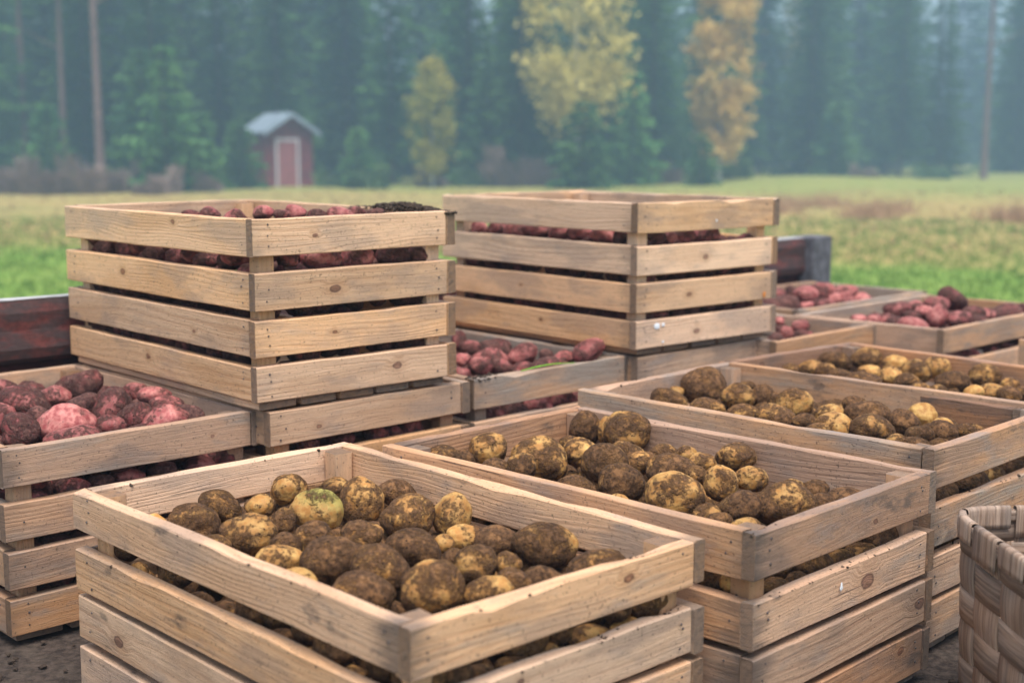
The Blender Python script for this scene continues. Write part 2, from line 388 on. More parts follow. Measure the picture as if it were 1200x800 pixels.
PM_R = potato_material('red_potato_skin', (.25, .058, .058), (.54, .215, .185), (.024, .014, .014), (.13, .068, .055))

def potato_mesh(name, mat, sub, seed, lump=.16):
    bm = bmesh.new(); bmesh.ops.create_icosphere(bm, subdivisions=sub, radius=1.0)
    rg = random.Random(seed); o = Vector((rg.uniform(0, 50), rg.uniform(0, 50), rg.uniform(0, 50)))
    bend = rg.uniform(-.16, .16); tap = rg.uniform(-.16, .16)
    dents = [(Vector((rg.uniform(-1, 1), rg.uniform(-1, 1), rg.uniform(-1, 1))).normalized(), rg.uniform(.03, .07)) for _ in range(4)]
    for v in bm.verts:
        p = v.co.copy(); n = p.normalized()
        r = 1 + lump * mn.noise(n * .9 + o) + .065 * mn.noise(n * 2.3 + o) + (.020 * mn.noise(n * 6 + o) if sub > 2 else 0)
        if sub > 3: r += .010 * max(0, mn.noise(n * 5 + o * 2)) * mn.noise(n * 20 + o) * 3
        for dn, da in dents:
            q = (n - dn).length
            if q < .35: r -= da * (1 - q / .35) ** 2
        c = n * r
        c.z += bend * (c.x ** 2 - .4) * .6; s_ = 1 + tap * c.x; c.y *= s_; c.z *= s_
        v.co = c
    me = bpy.data.meshes.new(name); bm.to_mesh(me); bm.free()
    me.polygons.foreach_set('use_smooth', [True] * len(me.polygons)); me.materials.append(mat); return me
YM = [potato_mesh('yellow_potato', PM_Y, 5, i) for i in range(7)]
RM = [potato_mesh('red_potato', PM_R, 4, 40 + i, .24) for i in range(7)]

# potatoes seen in the photograph, by crate: photo x, y, half sizes, tilt, dirt
PT = {
'F1': [(182,617,15,15,0,.05),(227,613,31,24,0,.75),(258,594,27,20,-20,.6),(304,593,18,14,0,.5),(290,627,33,26,0,.45),(328,656,29,18,0,.25),(339,574,22,20,0,.3),
 (371,599,31,27,-20,.2,1),(394,570,20,11,0,.5),(424,589,27,30,0,.5),(464,578,24,17,-15,.7),(477,606,32,26,10,.6),(366,632,23,23,0,.65),(425,628,25,19,0,.6),
 (398,658,40,30,10,.9),(332,612,15,18,0,.6),(336,640,20,17,0,1.),(442,666,36,27,-15,.6),(426,697,37,28,-10,.85),(486,643,33,23,-10,.75),(529,606,23,28,0,.3),
 (521,637,13,12,0,.2),(546,630,19,16,0,.3),(577,634,30,20,0,.85),(557,661,26,24,0,.5),(531,654,13,12,0,.6),(596,661,16,15,0,.4),(602,682,21,16,-20,.65),
 (508,692,38,36,0,.55),(573,694,30,20,5,.4),(639,639,41,27,-5,.6),(700,664,38,20,8,.8),(638,680,25,17,0,.9),(350,678,24,12,-20,.3),(250,640,20,14,0,.5)],
'F2': [(521,534,22,12,-5,.6),(543,538,14,11,0,.9),(571,526,23,20,0,.5),(582,549,18,12,0,.6),(611,547,18,17,0,.6),(632,538,33,27,-15,.5),(666,519,11,9,0,.5),
 (681,530,21,17,0,.4),(685,501,19,20,0,.7),(711,506,12,18,0,.5),(735,506,28,24,0,.5),(708,542,30,24,0,.8),(729,566,28,23,-10,.8),(676,571,24,14,-10,.7),
 (723,588,14,10,0,.15),(735,529,20,11,-10,.6),(778,531,18,11,0,.5),(752,542,21,13,0,.5),(804,533,14,11,0,.3),(823,542,17,12,0,.3),(865,534,25,16,0,.5),
 (788,549,31,17,-5,.7),(845,566,21,21,0,.4),(881,561,20,15,0,.35),(792,580,36,27,-8,.3),(829,604,17,14,0,.5),(843,610,16,11,0,.7),(867,595,25,20,15,.8),
 (918,592,37,28,0,.6),(874,616,18,10,0,.2),(931,569,13,8,0,.3),(952,574,17,13,0,.8),(962,589,16,12,0,.9),(992,585,27,14,5,1.),(817,557,14,12,0,.6)],
'F3': [(784,468,23,12,-15,.6),(793,460,9,8,0,.4),(823,454,27,25,0,.8),(829,478,20,12,0,.6),(867,465,20,16,0,.4),(890,464,14,14,0,.85),(875,454,12,8,0,.5),
 (908,469,10,10,0,.7),(932,472,22,17,0,.35),(872,484,21,11,0,.6),(909,487,26,13,-15,.55),(942,494,15,10,0,.6),(972,483,18,9,0,.3),(977,498,26,14,-8,.3),
 (1003,473,16,9,0,.8),(1017,482,28,12,-5,.8),(1024,502,27,16,-10,.65),(1059,495,19,16,-20,.9),(1081,486,17,15,-20,-.3),(1052,517,13,9,0,.4),(1078,510,18,12,0,.5),
 (1105,507,19,15,-10,.9),(1104,498,14,9,0,.05),(1131,506,15,10,-15,.6),(960,505,15,10,0,.5)],
'F4': [(926,433,11,8,0,.7),(950,432,16,10,0,.45),(977,425,21,14,-10,.75),(968,434,12,9,0,.4),(1015,421,18,14,0,.6),(1018,436,14,9,0,.4),(1050,428,16,12,0,.25),
 (1042,441,15,11,0,.4),(1012,446,22,10,0,.85),(984,441,15,9,0,.8),(1075,436,17,15,0,.45),(1098,431,16,14,0,.5),(1063,447,15,10,0,.6),(1078,456,14,8,0,.4),
 (1116,449,21,14,0,.9),(1099,458,12,8,0,.5),(1155,440,19,14,0,.5),(1184,451,11,9,0,.5),(1142,460,12,9,0,.05),(1163,460,16,11,0,.4),(1181,463,14,11,0,.8),(1198,461,10,9,0,.5)],
'L1': [(28,471,34,18,-20,.7),(4,458,20,13,0,.6),(4,490,15,19,0,.4),(27,506,23,22,0,.65),(79,497,35,20,5,.12),(62,466,19,14,0,.45),(98,450,27,15,32,.8),
 (98,473,21,11,15,.8),(133,479,22,27,-25,.6),(131,499,18,13,0,.5),(158,458,15,10,-10,.4),(179,465,19,12,0,.45),(160,488,24,15,25,.7),(189,489,26,15,12,.35),
 (219,486,21,11,-8,1.1),(93,512,35,13,5,.4),(195,475,22,11,0,.6),(45,490,16,14,0,.8)],
'D2': [(539,399,9,13,0,.5),(541,421,10,8,0,.4),(576,407,21,11,-8,.8),(565,431,15,13,0,.35),(540,438,11,9,0,.4),(574,418,20,10,0,.5),(592,431,16,11,-30,.5),
 (613,415,20,13,32,.5),(640,417,9,8,0,.8),(634,429,20,9,8,.75),(660,420,14,9,15,.4),(691,409,21,11,34,.35),(555,408,14,9,0,.6),(610,432,14,9,0,.6)],
'U1': [(243,251,14,8,0,.6),(276,254,14,8,0,.3),(310,249,13,9,0,.4),(348,249,13,9,0,.25),(330,252,10,7,0,.6),(399,251,16,8,0,.3),(417,250,12,8,0,.5),(372,252,12,8,0,.8),(225,253,12,7,0,.7),(440,251,12,7,0,.8)],
'E1': [(914,377,6,5,0,.3),(915,385,10,7,0,.9),(928,388,12,8,0,.35),(937,384,10,7,0,.2),(941,392,13,7,0,.9),(909,396,10,6,0,.9)],
'E2': [(1007,374,10,6,0,.3),(1026,375,10,7,0,.2),(1051,363,17,10,0,.6),(1072,360,12,8,0,.3),(1084,366,11,8,0,.2),(1099,357,15,10,0,.4),(1117,351,20,12,-25,.6),(1100,371,14,13,0,.15),
 (1072,381,18,9,0,.2),(1068,371,11,7,0,.7),(1040,374,10,7,0,.4),(1048,378,10,8,0,.8),(1125,374,16,10,10,.4),(1141,367,14,8,0,.7),(1154,369,13,8,0,.4),(1148,377,16,8,0,.7),(1182,366,20,10,5,.7),(1198,362,8,7,0,.4)],
'E3': [(913,344,8,7,0,.3),(917,356,20,10,0,.8),(927,342,7,8,0,.8),(945,346,14,11,0,.2),(962,341,15,11,0,.5),(945,359,9,6,0,.1),(964,357,13,8,0,.5),(989,344,17,9,35,.35),(979,350,8,7,0,.1),(994,353,8,6,0,.4),(1010,349,11,6,5,.2)],
}
KIND = {c: ('yellow' if c[0] == 'F' else 'red') for c in CR}
HEAP = {'F1': (.13, .06), 'F2': (.13, .08), 'F3': (.12, .08), 'F4': (.13, .08), 'L1': (.06, .12), 'D2': (.10, .12), 'U1': (.075, .10), 'U2': (.18, .05), 'D1': (.20, 0.), 'D3': (.2, 0.),
        'E1': (.16, .05), 'E2': (.08, .16), 'E3': (.08, .12), 'E4': (.2, 0.)}
CPH = {'F1': 'front crate', 'F2': 'crate beside the basket', 'F3': 'third yellow potato crate', 'F4': 'farthest yellow potato crate', 'L1': 'left edge crate', 'D1': 'left stack lower crate',
       'U1': 'left stack upper crate', 'D2': 'grey crate between stacks', 'D3': 'right stack lower crate', 'U2': 'right stack upper crate', 'E1': 'half hidden red potato crate',
       'E2': 'crate by the field', 'E3': 'crate by trailer post', 'E4': 'right corner crate'}
def surf(cn, u, v):
    d0, bp = HEAP[cn]; return CR[cn][5] * 1.0 - d0 + bp * (1 - (2*u-1)**2) * (1 - (2*v-1)**2)
def crate_frame(cn):
    cx, cy, yaw, Wc, Dc, Hc, lev = CR[cn][:7]; t = R(yaw)
    return Vector((cx*S, cy*S, DECK + lev*S)), Vector((math.cos(t), math.sin(t), 0)), Vector((-math.sin(t), math.cos(t), 0)), Dc*S, Wc*S
def extent(P_, ax):
    return sum((r_ * P_['rot'].col[q].dot(ax))**2 for q, r_ in enumerate(P_['r'])) ** .5 * 1.04
def ray(px, py):
    return (FW + RT * ((px - 600) / F_PX) + UP * ((400 - py) / F_PX))       # depth-normalised
spuds = []     # dict(c, pos, r(3), rot Matrix, dirt, green, seen)
for cn, lst in PT.items():
    o, bx, ay, D, W = crate_frame(cn); mine = []
    for e in lst:
        px, py, rx, ry, ang, dirt = e[:6]; g = e[6] if len(e) > 6 else 0
        if ry < .66 * rx: py += (.66*rx - ry) * .8; ry = .66 * rx
        if rx < .66 * ry: rx = .66 * ry
        dr = ray(px, py); best = None
        for i in range(260):
            t = .8 + i * .02; p = CAM + dr * t; q = p - o; x, y = q.dot(bx), q.dot(ay)
            r_ = (rx + ry) / 2 / F_PX * t; mg = WALL_T + r_ * .92
            oob = max(0, mg - x, x - (D - mg)) + max(0, mg - y, y - (W - mg))
            zs = surf(cn, min(1, max(0, x/D)), min(1, max(0, y/W))) * S
            cost = abs(q.z - zs) + oob * 3
            if best is None or cost < best[0]: best = (cost, t)
        t = best[1]; k_ = t / F_PX
        a = R(ang); X = RT * math.cos(a) + UP * math.sin(a); Z = -RT * math.sin(a) + UP * math.cos(a); Y = Z.cross(X)
        mine.append(dict(c=cn, p=CAM + dr * t, d=dr.normalized(), p0=None, r=[rx*k_, (rx+ry)/2*k_*.95, ry*k_], rot=Matrix((X, Y, Z)).transposed(), dirt=dirt + (.08 if cn[0] == 'F' and dirt > .12 else .03), green=g, px=px, py=py, seen=True))
    # ease apart those that run into each other, staying close to their lines of sight
    for it in range(60):
        for i in range(len(mine)):
            for j_ in range(i):
                A, B = mine[i], mine[j_]; dv = A['p'] - B['p']; L = dv.length or 1e-6
                n_ = dv / L
                ra = sum(x*x*(A['rot'].col[q].dot(n_))**2 for q, x in enumerate(A['r'])) ** .5
                rb = sum(x*x*(B['rot'].col[q].dot(n_))**2 for q, x in enumerate(B['r'])) ** .5
                ov = (ra + rb) * .86 - L
                if ov > 0:
                    for P_, sg in ((A, 1), (B, -1)):
                        mv = n_ * ov * .25 * sg; al = P_['d'] * mv.dot(P_['d']); P_['p'] = P_['p'] + al + (mv - al) * .35
        for P_ in mine:
            q = P_['p'] - o; x, y = q.dot(bx), q.dot(ay); mx_ = WALL_T + extent(P_, bx) * 1.02; my_ = WALL_T + extent(P_, ay) * 1.02
            nx, ny = min(max(x, mx_), D - mx_), min(max(y, my_), W - my_)
            P_['p'] = P_['p'] + bx * (nx - x) + ay * (ny - y)
    spuds += mine
# potatoes seen through the gaps between boards, lying against the wall boards: photo x, y, half sizes, dirt, wall
PG = {'U1': [(337,303,14,11,.7,'b'),(377,304,25,15,.25,'b'),(419,301,21,14,.35,'b'),(460,299,19,13,.55,'b'),(488,298,12,11,.9,'b'),(128,291,15,11,.8,'a'),(152,294,18,13,.6,'a'),(182,298,16,13,.8,'a'),(212,302,19,13,.45,'a'),(243,305,16,13,.7,'a'),(269,307,14,12,.8,'a')],
 'U2': [(562,268,10,9,.2,'a'),(581,268,11,9,.5,'a'),(603,270,14,9,.3,'a'),(629,271,16,9,.5,'a'),(656,272,13,10,.35,'a'),(678,274,15,10,.55,'a'),(708,276,19,10,.3,'a'),(727,278,9,9,.8,'a'),(768,279,13,11,.7,'b'),(785,279,9,9,.3,'b'),(803,277,14,10,.45,'b'),(828,275,15,11,.4,'b')],
 'L1': [(41,583,16,11,.6,'b'),(85,573,22,13,.5,'b'),(118,567,16,12,.9,'b'),(147,560,20,12,.4,'b'),(188,552,18,11,.8,'b'),(233,545,21,11,.4,'b')],
 'D2': [(630,475,18,12,.15,'b'),(661,468,16,11,.6,'b')], 'D1': [(360,519,14,10,.6,'b'),(400,512,16,11,.8,'b'),(440,507,15,11,.6,'b')],
 'F2': [(909,690,20,14,.6,'b'),(934,681,14,12,.8,'b'),(983,656,17,13,.5,'b'),(1009,648,21,13,.6,'b'),(1035,638,13,11,.9,'b'),(855,682,13,12,.4,'a')],
 'F1': [(560,794,24,17,.7,'b'),(602,782,22,16,.9,'b'),(640,768,18,15,.5,'b'),(693,747,26,16,.35,'b'),(735,736,20,13,.3,'b'),(161,670,13,12,.5,'a'),(193,688,21,15,.4,'a'),(232,708,19,15,.9,'a'),(280,727,23,17,.7,'a'),(328,752,22,17,.9,'a'),(372,775,23,17,.6,'a'),(415,796,20,16,.7,'a')],
 'F3': [(1134,566,14,10,.8,'b'),(1162,557,16,11,.5,'b'),(1187,547,15,10,.7,'b')], 'E2': [(1140,415,9,6,.5,'b'),(1160,411,8,6,.3,'b'),(1180,407,9,6,.6,'b')]}
for cn, lst in PG.items():
    o, bx, ay, D, W = crate_frame(cn)
    for px, py, rx, ry, dirt, side in lst:
        dr = ray(px, py); ax = ay if side == 'b' else bx; X = RT.copy(); Z = UP.copy(); Y = Z.cross(X)
        M_ = Matrix((X, Y, Z)).transposed(); tgt = WALL_T + .03
        for _ in range(3):
            t = ((o - CAM).dot(ax) + tgt) / dr.dot(ax); k_ = t / F_PX; r3 = [rx*k_, (rx+ry)/2*k_*.95, ry*k_]
            tgt = WALL_T + extent(dict(r=r3, rot=M_), ax) * 1.01
        t = ((o - CAM).dot(ax) + tgt) / dr.dot(ax)
        spuds.append(dict(c=cn, p=CAM + dr*t, d=dr.normalized(), r=r3, rot=M_, dirt=dirt, green=0, px=px, py=py, seen=False, gap=1))
# hidden and half hidden potatoes that carry the heap and show through the gaps
fills = []
for cn in CR:
    o, bx, ay, D, W = crate_frame(cn); rg = random.Random('fill' + cn); kind = KIND[cn]
    sp = .058
    nx, ny = int((D - 2*WALL_T) / sp), int((W - 2*WALL_T) / sp)
    own = [(s['p'], sum(s['r'])/3) for s in spuds if s['c'] == cn]
    zt_all = S * .05
    nl = int((CR[cn][5]*S) / .052)
    for kz in range(nl):
        for i in range(nx):
            for j_ in range(ny):
                x = WALL_T + .032 + (D - 2*WALL_T - .064) * (i + (.25 if kz % 2 else -.1)*(0 < i < nx-1)) / max(1, nx - 1) + rg.uniform(-.014, .014)
                y = WALL_T + .032 + (W - 2*WALL_T - .064) * (j_ + (.25 if kz % 2 else -.1)*(0 < j_ < ny-1)) / max(1, ny - 1) + rg.uniform(-.014, .014)
                z = S*.05 + .028 + kz * .052 + rg.uniform(-.006, .006)
                zs = surf(cn, x/D, y/W) * S - (.030 if own else -.005)
                if cn in ('F1',): zs += .004
                if z > zs: continue
                depth_below = zs - z
                wall = (i == 0) or (j_ == 0)
                if depth_below > .085 and not wall: continue
                if cn in ('D1', 'D3') and not (j_ == 0): continue
                r_ = rg.uniform(.021, .039)
                p = o + bx*x + ay*y + Vector((0, 0, z))
                bad = False
                for (q, rq) in own:
                    if (p - q).length < (r_ + rq) * .74: bad = True; break
                if bad: continue
                el = rg.uniform(1.0, 1.35) if kind == 'yellow' else rg.uniform(1.05, 1.45)
                M = Matrix.Rotation(rg.uniform(0, 6.28), 3, 'Z') @ Matrix.Rotation(rg.uniform(-.5, .5), 3, 'Y') @ Matrix.Rotation(rg.uniform(0, 6.28), 3, 'X')
                fd = dict(r=[r_*el, r_, r_*.95], rot=M); ex_, ey_ = extent(fd, bx), extent(fd, ay)
                x = min(max(x, WALL_T + ex_), D - WALL_T - ex_); y = min(max(y, WALL_T + ey_), W - WALL_T - ey_); p = o + bx*x + ay*y + Vector((0, 0, z))
                gap = 1. if wall and any(abs(z/S - (a_+b_)/2 * CR[cn][5]) < .09 for a_, b_ in ((CR[cn][7][0][1], CR[cn][7][1][0]),)) else 0.
                inview = gap * (1 if cn not in ('D1', 'D3', 'E1', 'E3', 'E4') else .4) + (1 if depth_below < .05 and own else 0) * .6
                dist = (p - CAM).length
                fills.append((-inview / dist, dict(c=cn, p=p, r=[r_*el, r_, r_*rg.uniform(.85, 1.)], rot=M, dirt=(rg.uniform(.45, .8) if gap and kind == 'red' else rg.uniform(.7, 1.15)), green=0, seen=False, gap=gap)))
fills.sort(key=lambda e: e[0])
cnt = {'yellow': sum(KIND[s['c']] == 'yellow' for s in spuds), 'red': sum(KIND[s['c']] == 'red' for s in spuds)}
rest = {'yellow': [], 'red': []}
for pr, f in fills:
    k_ = KIND[f['c']]
    if cnt[k_] < 298: cnt[k_] += 1; spuds.append(f)
    else: rest[k_].append(f)
# labels that single out each potato
def px_of(p):
    q = p - CAM; d = q.dot(FW); return 600 + F_PX * q.dot(RT) / d, 400 - F_PX * q.dot(UP) / d
def place_words(s):
    o, bx, ay, D, W = crate_frame(s['c']); q = s['p'] - o; u, v = q.dot(bx)/D, q.dot(ay)/W
    if not s['seen'] and s.get('gap'):
        return 'at top gap of ' + CPH[s['c']]
    a = 'left' if v > .66 else ('near' if u < .4 and v < .4 else ('right' if v < .45 and u > .5 else ('far' if u > .6 else 'middle')))
    return {'left': 'left end of ', 'near': 'near corner of ', 'right': 'right end of ', 'far': 'far side of ', 'middle': 'middle of '}[a] + CPH[s['c']]
SPECIAL = {('F1', 371): 'greenish yellow potato in the frontmost crate', ('F3', 1081): 'clean pale round potato in the crate behind the brown one',
           ('L1', 79): 'bright pink clean potato with a grey patch in the crate at the left edge', ('D2', 691): 'pink potato leaning over the rim by the right stack',
           ('F3', 823): 'largest muddy round potato at left end of third yellow potato crate', ('F1', 508): 'biggest brown upright potato near the front rim of the frontmost crate'}
groups = {}
for s in spuds:
    rm = sum(s['r'])/3; size = 'small' if rm < .027 else ('large' if rm > .038 else 'medium')
    dd = s['dirt']; dw = 'clean' if dd < .2 else ('lightly soiled' if dd < .45 else ('patchy' if dd < .7 else 'muddy'))
    ra = max(s['r'])/min(s['r']); sh = 'long' if ra > 1.6 else ('oval' if ra > 1.2 else 'round')
    s['label'] = '%s %s %s %s potato %s' % (size, sh, dw, KIND[s['c']], place_words(s)) if not s.get('gap') else '%s %s %s potato %s' % (sh, dw, KIND[s['c']], place_words(s))
    sp_ = SPECIAL.get((s['c'], s.get('px')))
    if sp_: s['label'] = sp_
    s['sx'], s['sy'] = px_of(s['p'])
    if len(s['label'].split()) > 13: s['label'] = s['label'].replace(size + ' ' + sh + ' ', sh + ' ').replace('lightly soiled', 'soiled')
    groups.setdefault(s['label'], []).append(s)
ORD = ['', 'second', 'third', 'fourth', 'fifth', 'sixth', 'seventh', 'eighth', 'ninth', 'tenth', 'eleventh', 'twelfth']
for lab, g in groups.items():
    if len(g) < 2: continue
    g.sort(key=lambda s: s['sx'])
    for i, s in enumerate(g):
        if i == 0: w_ = 'leftmost'
        elif i == len(g) - 1: w_ = 'rightmost'
        else: w_ = ORD[i] + ' from left' if i < len(ORD) else ((ORD[len(g)-i-1] + ' from right') if len(g)-i-1 < len(ORD) else 'midmost')
        s['label'] = w_ + ' ' + lab
GRP = {'yellow': 'yellow potatoes heaped in the crates', 'red': 'red potatoes heaped in the crates'}
ri = random.Random(5)
for s in spuds:
    k_ = KIND[s['c']]; me = ri.choice(YM if k_ == 'yellow' else RM)
    ob = obj(k_ + '_potato', me)
    flip = Matrix.Diagonal((ri.choice((1, -1)), 1, 1)).to_3x3(); rotx = Matrix.Rotation(ri.uniform(-.4, .4) if s['green'] == 0 else 0, 3, 'X')
    M = s['rot'] @ Matrix.Diagonal(s['r'])
    if ri.random() < .5: M = M @ Matrix.Rotation(math.pi, 3, 'Z')
    if s['green'] == 0 and ri.random() < .5: M = M @ Matrix.Rotation(math.pi, 3, 'X')
    M4 = M.to_4x4(); M4.translation = s['p']
    ob.matrix_world = M4
    ob['dirt'] = float(s['dirt']); ob['green'] = float(s['green']); ob['psize'] = [float(v) for v in s['r']]
    tag(ob, s['label'], 'potato', GRP[k_])
# everything past the three hundred of a kind, joined
for k_, lst in rest.items():
    base_ = [potato_mesh('low', None, 2, 70 + i, .2) for i in range(3)]
    Vb = [np.array([v.co[:] for v in b.vertices]) for b in base_]; Fb = [np.array([p.vertices[:] for p in b.polygons]) for b in base_]
    VV, FF, n0 = [], [], 0
    for i, f in enumerate(lst):
        b = i % 3; M = np.array(f['rot'] @ Matrix.Diagonal(f['r'])); VV.append(Vb[b] @ M.T + np.array(f['p'])); FF.append(Fb[b] + n0); n0 += len(Vb[b])
    if not VV: continue
    VV = np.concatenate(VV); FF = np.concatenate(FF)
    me = bpy.data.meshes.new('potatoes'); me.from_pydata(VV.tolist(), [], FF.tolist()); me.polygons.foreach_set('use_smooth', [True]*len(me.polygons))
    me.materials.append(PM_Y if k_ == 'yellow' else PM_R)
    ob = obj(k_ + '_potatoes', me); ob['dirt'] = .75; ob['green'] = 0.; ob['psize'] = [1., 1., 1.]
    tag(ob, 'mass of soil dark %s potatoes deep in the crates behind the slats' % k_, 'potatoes', kind='stuff')

# ------------------------------------------------------------------ soil, crumbs, straw, blade
def soil_mat(name='dark_soil', a=(.020, .014, .011), b=(.085, .058, .042)):
    k = NT(name); tc = k.n('ShaderNodeTexCoord'); n = k.noise(tc.outputs['Object'], 70, 8, .7); n2 = k.noise(tc.outputs['Object'], 9, 4)
    c = k.mix(k.sstep(n, .3, .7), a, b); c = k.mix(k.sstep(n2, .45, .7, 0., .5), c, (.11, .085, .065))
    return k.finish(c, .9, k.bump(n, 1., .006), .2)
SOIL = soil_mat()
def clods(pts, name, label, cat='soil', mat=SOIL):
    ic = bmesh.new(); bmesh.ops.create_icosphere(ic, subdivisions=1, radius=1); ic.verts.ensure_lookup_table()
    v0 = np.array([v.co[:] for v in ic.verts]); f0 = np.array([[v.index for v in f.verts] for f in ic.faces]); ic.free()
    rg = np.random.RandomState(len(pts)); V, F, n = [], [], 0
    for (x, y, z, r_) in pts:
        jit = 1 + rg.uniform(-.35, .35, (len(v0), 1)); V.append(v0 * jit * np.array([r_*rg.uniform(.7, 1.4), r_*rg.uniform(.7, 1.4), r_*rg.uniform(.5, .9)]) + np.array([x, y, z])); F.append(f0 + n); n += len(v0)
    o = obj(name, mesh(name, np.concatenate(V).tolist(), np.concatenate(F).tolist(), False, mat)); tag(o, label, cat, kind='stuff'); return o
def cw(cn, x, y, z):      # crate local metres to world
    o, bx, ay, D, W = crate_frame(cn); return o + bx*x + ay*y + Vector((0, 0, z))
rg = random.Random(11)
pts = []
o_, bx_, ay_, D_, W_ = crate_frame('U1'); zt = CR['U1'][5]*S
for i in range(900):      # soil heap lying on the far right corner of the fresh pine crate
    u = min(1, max(0, rg.gauss(.45, .24))); y = .34 * u ; x = D_ - WALL_T*.5 + rg.gauss(0, .009)
    hgt = .017 * math.exp(-((u-.5)/.33)**2)
    p = cw('U1', x, y, zt + rg.uniform(-.002, 1)*hgt); pts.append((*p, rg.uniform(.002, .006)))
clods(pts, 'soil_heap', 'dark crumbly soil heaped on the rim of the fresh pine crate')
pts = []
for i in range(160):
    p = cw('D2', rg.uniform(.0, .08), rg.uniform(.0, .03), CR['D2'][5]*S + rg.uniform(-.001, .006)*math.exp(-i/200)); pts.append((*p, rg.uniform(.0015, .005)))
clods(pts, 'soil_clump', 'little clump of dark soil at the near corner of the grey crate')
pts = []
for cn, n_ in (('F1', 420), ('F2', 300), ('F3', 160), ('L1', 80), ('D2', 70)):
    o_, bx_, ay_, D_, W_ = crate_frame(cn); H_ = CR[cn][5]*S; SLc = CR[cn][7]
    for i in range(n_):
        row = rg.choice((0, 1, 1, 1, 2)); z = SLc[row][0]*H_ + .0008; s_ = rg.choice('aabb' if row else 'aabbcd'); t = rg.uniform(0, WALL_T)
        if cn == 'F1' and s_ == 'a' : t = t
        if s_ == 'a': x, y = t, rg.uniform(.03, W_)
        elif s_ == 'b': x, y = rg.uniform(0, D_ - .03), t
        elif s_ == 'c': x, y = D_ - t, rg.uniform(0, W_)
        else: x, y = rg.uniform(.03, D_), W_ - t
        p = cw(cn, x, y, z); pts.append((*p, abs(rg.gauss(0, .0013)) + .0006))
clods(pts, 'soil_crumbs', 'soil crumbs sprinkled on the board edges of the front crates')

BLADE = simple('fresh_grass_blade', (.16, .36, .03), .5, 0, .25, 60)
V, F = [], []
o_, bx_, ay_, D_, W_ = crate_frame('D2')
for i in range(13):
    t = i / 12; x = .16 + .17*t; wv = .0028 * math.sin(math.pi * min(1, t*1.05 + .04)) + .0006
    z = CR['D2'][5]*S + .0035 + .006*math.sin(t*3.0)
    for sgn in (-1, 1): V.append(tuple(cw('D2', x, .006 + .010*(1-t) + sgn*wv, z + (0.0008 if sgn > 0 else 0))))
n = len(V); V += [(v[0], v[1], v[2] - .0006) for v in V]
for i in range(12):
    a = 2*i; F += [(a, a+1, a+3, a+2), (n+a, n+a+2, n+a+3, n+a+1), (a, a+2, n+a+2, n+a), (a+1, n+a+1, n+a+3, a+3)]
tag(obj('grass_blade', mesh('grass_blade', V, F, True, BLADE)), 'bright green grass blade lying on the grey crate rim', 'grass blade')

# white splashes and a leaf scrap on the right stack's lowest board
SPL = simple('white_splash', (.75, .77, .8), .8, 0, .1, 200)
def splash(cn, x, z, r_, mat=SPL, name='white_splash', sq=1.):
    rg = random.Random(int(x*9999)); V = [(x, -.0035, z)]; F = []
    for i in range(14):
        a = i*math.tau/14; q = r_*rg.uniform(.5, 1.15); V.append((x + q*math.cos(a), -.0022, z + sq*q*math.sin(a)))
    for i in range(14): F.append((0, 1 + (i+1) % 14, 1 + i)[::-1])
    obj(name, mesh(name, V, F, True, mat), crates[cn])
splash('U2', .20*S, .195*S, .012, sq=.7); splash('U2', .26*S, .20*S, .006); splash('U2', .26*S, .08*S, .004); splash('U2', .80*S, .90*S, .004)
splash('F2', .62*S, .62*S, .005, sq=1.5)
splash('U2', 1.36*S, .33*S, .008, simple('orange_leaf_scrap', (.55, .2, .05), .7), 'leaf_scrap', 1.2)

# ------------------------------------------------------------------ trailer
def painted_metal():
    k = NT('worn_red_trailer_paint'); tc = k.n('ShaderNodeTexCoord'); P = tc.outputs['Object']
    n = k.noise(k.vm('MULTIPLY', P, (3, 3, 9)), 4, 8, .65); f = k.noise(P, 60, 6, .7)
    c = k.mix(k.sstep(f, .35, .65), (.085, .024, .022), (.16, .045, .040))
    c = k.mix(k.sstep(n, .34, .58), c, k.mix(f, (.03, .018, .018), (.085, .055, .055)))
    c = k.mix(k.sstep(k.noise(P, 14, 7, .7), .64, .72, 0., .5), c, (.22, .06, .06))
    k.b.inputs['Metallic'].default_value = .0
    return k.finish(c, k.sstep(n, .3, .7, .5, .8), k.bump(n, .4, .006, k.bump(f, .3, .002)), .4)
PAINT = painted_metal()
DARKSTEEL = simple('dark_blue_grey_steel', (.11, .108, .122), .7, .1, .35, 25, .4)
tr = obj('trailer', None, loc=(0, 0, DECK)); tag(tr, 'flat farm trailer with worn red side board carrying all the crates', 'trailer')
bvec = Vector((math.cos(R(43.6)), math.sin(R(43.6)), 0)); avec = Vector((-bvec.y, bvec.x, 0))
# deck: sheet with slight unevenness
o_, bx_, ay_, D_, W_ = crate_frame('L1')
rootp = Vector((o_.x, o_.y, 0)) + ay_ * (W_ + .035)         # board line just behind the crate row
L0, L1_ = -3.2, (10.1 - 0.0) * S + .42
DK = soil_mat('trodden_soil_on_deck', (.018, .013, .011), (.085, .062, .050))
def tpt(s, t, z=0): return rootp + bvec*s + avec*t + Vector((0, 0, z))
nx, ny = 150, 90; V = []; F = []
x0s, x1s, y0s, y1s = -3.0, 5.2, -3.4, .35
for i in range(nx + 1):
    for j_ in range(ny + 1):
        p = tpt(x0s + (x1s-x0s)*i/nx, y0s + (y1s-y0s)*j_/ny)
        V.append((p.x, p.y, -.004 + .004*mn.noise(Vector((p.x*14, p.y*14, 0))) ))
for i in range(nx):
    for j_ in range(ny):
        a = i*(ny+1) + j_; F.append((a, a+ny+1, a+ny+2, a+1))
obj('deck', mesh('deck', V, F, True, DK), tr)
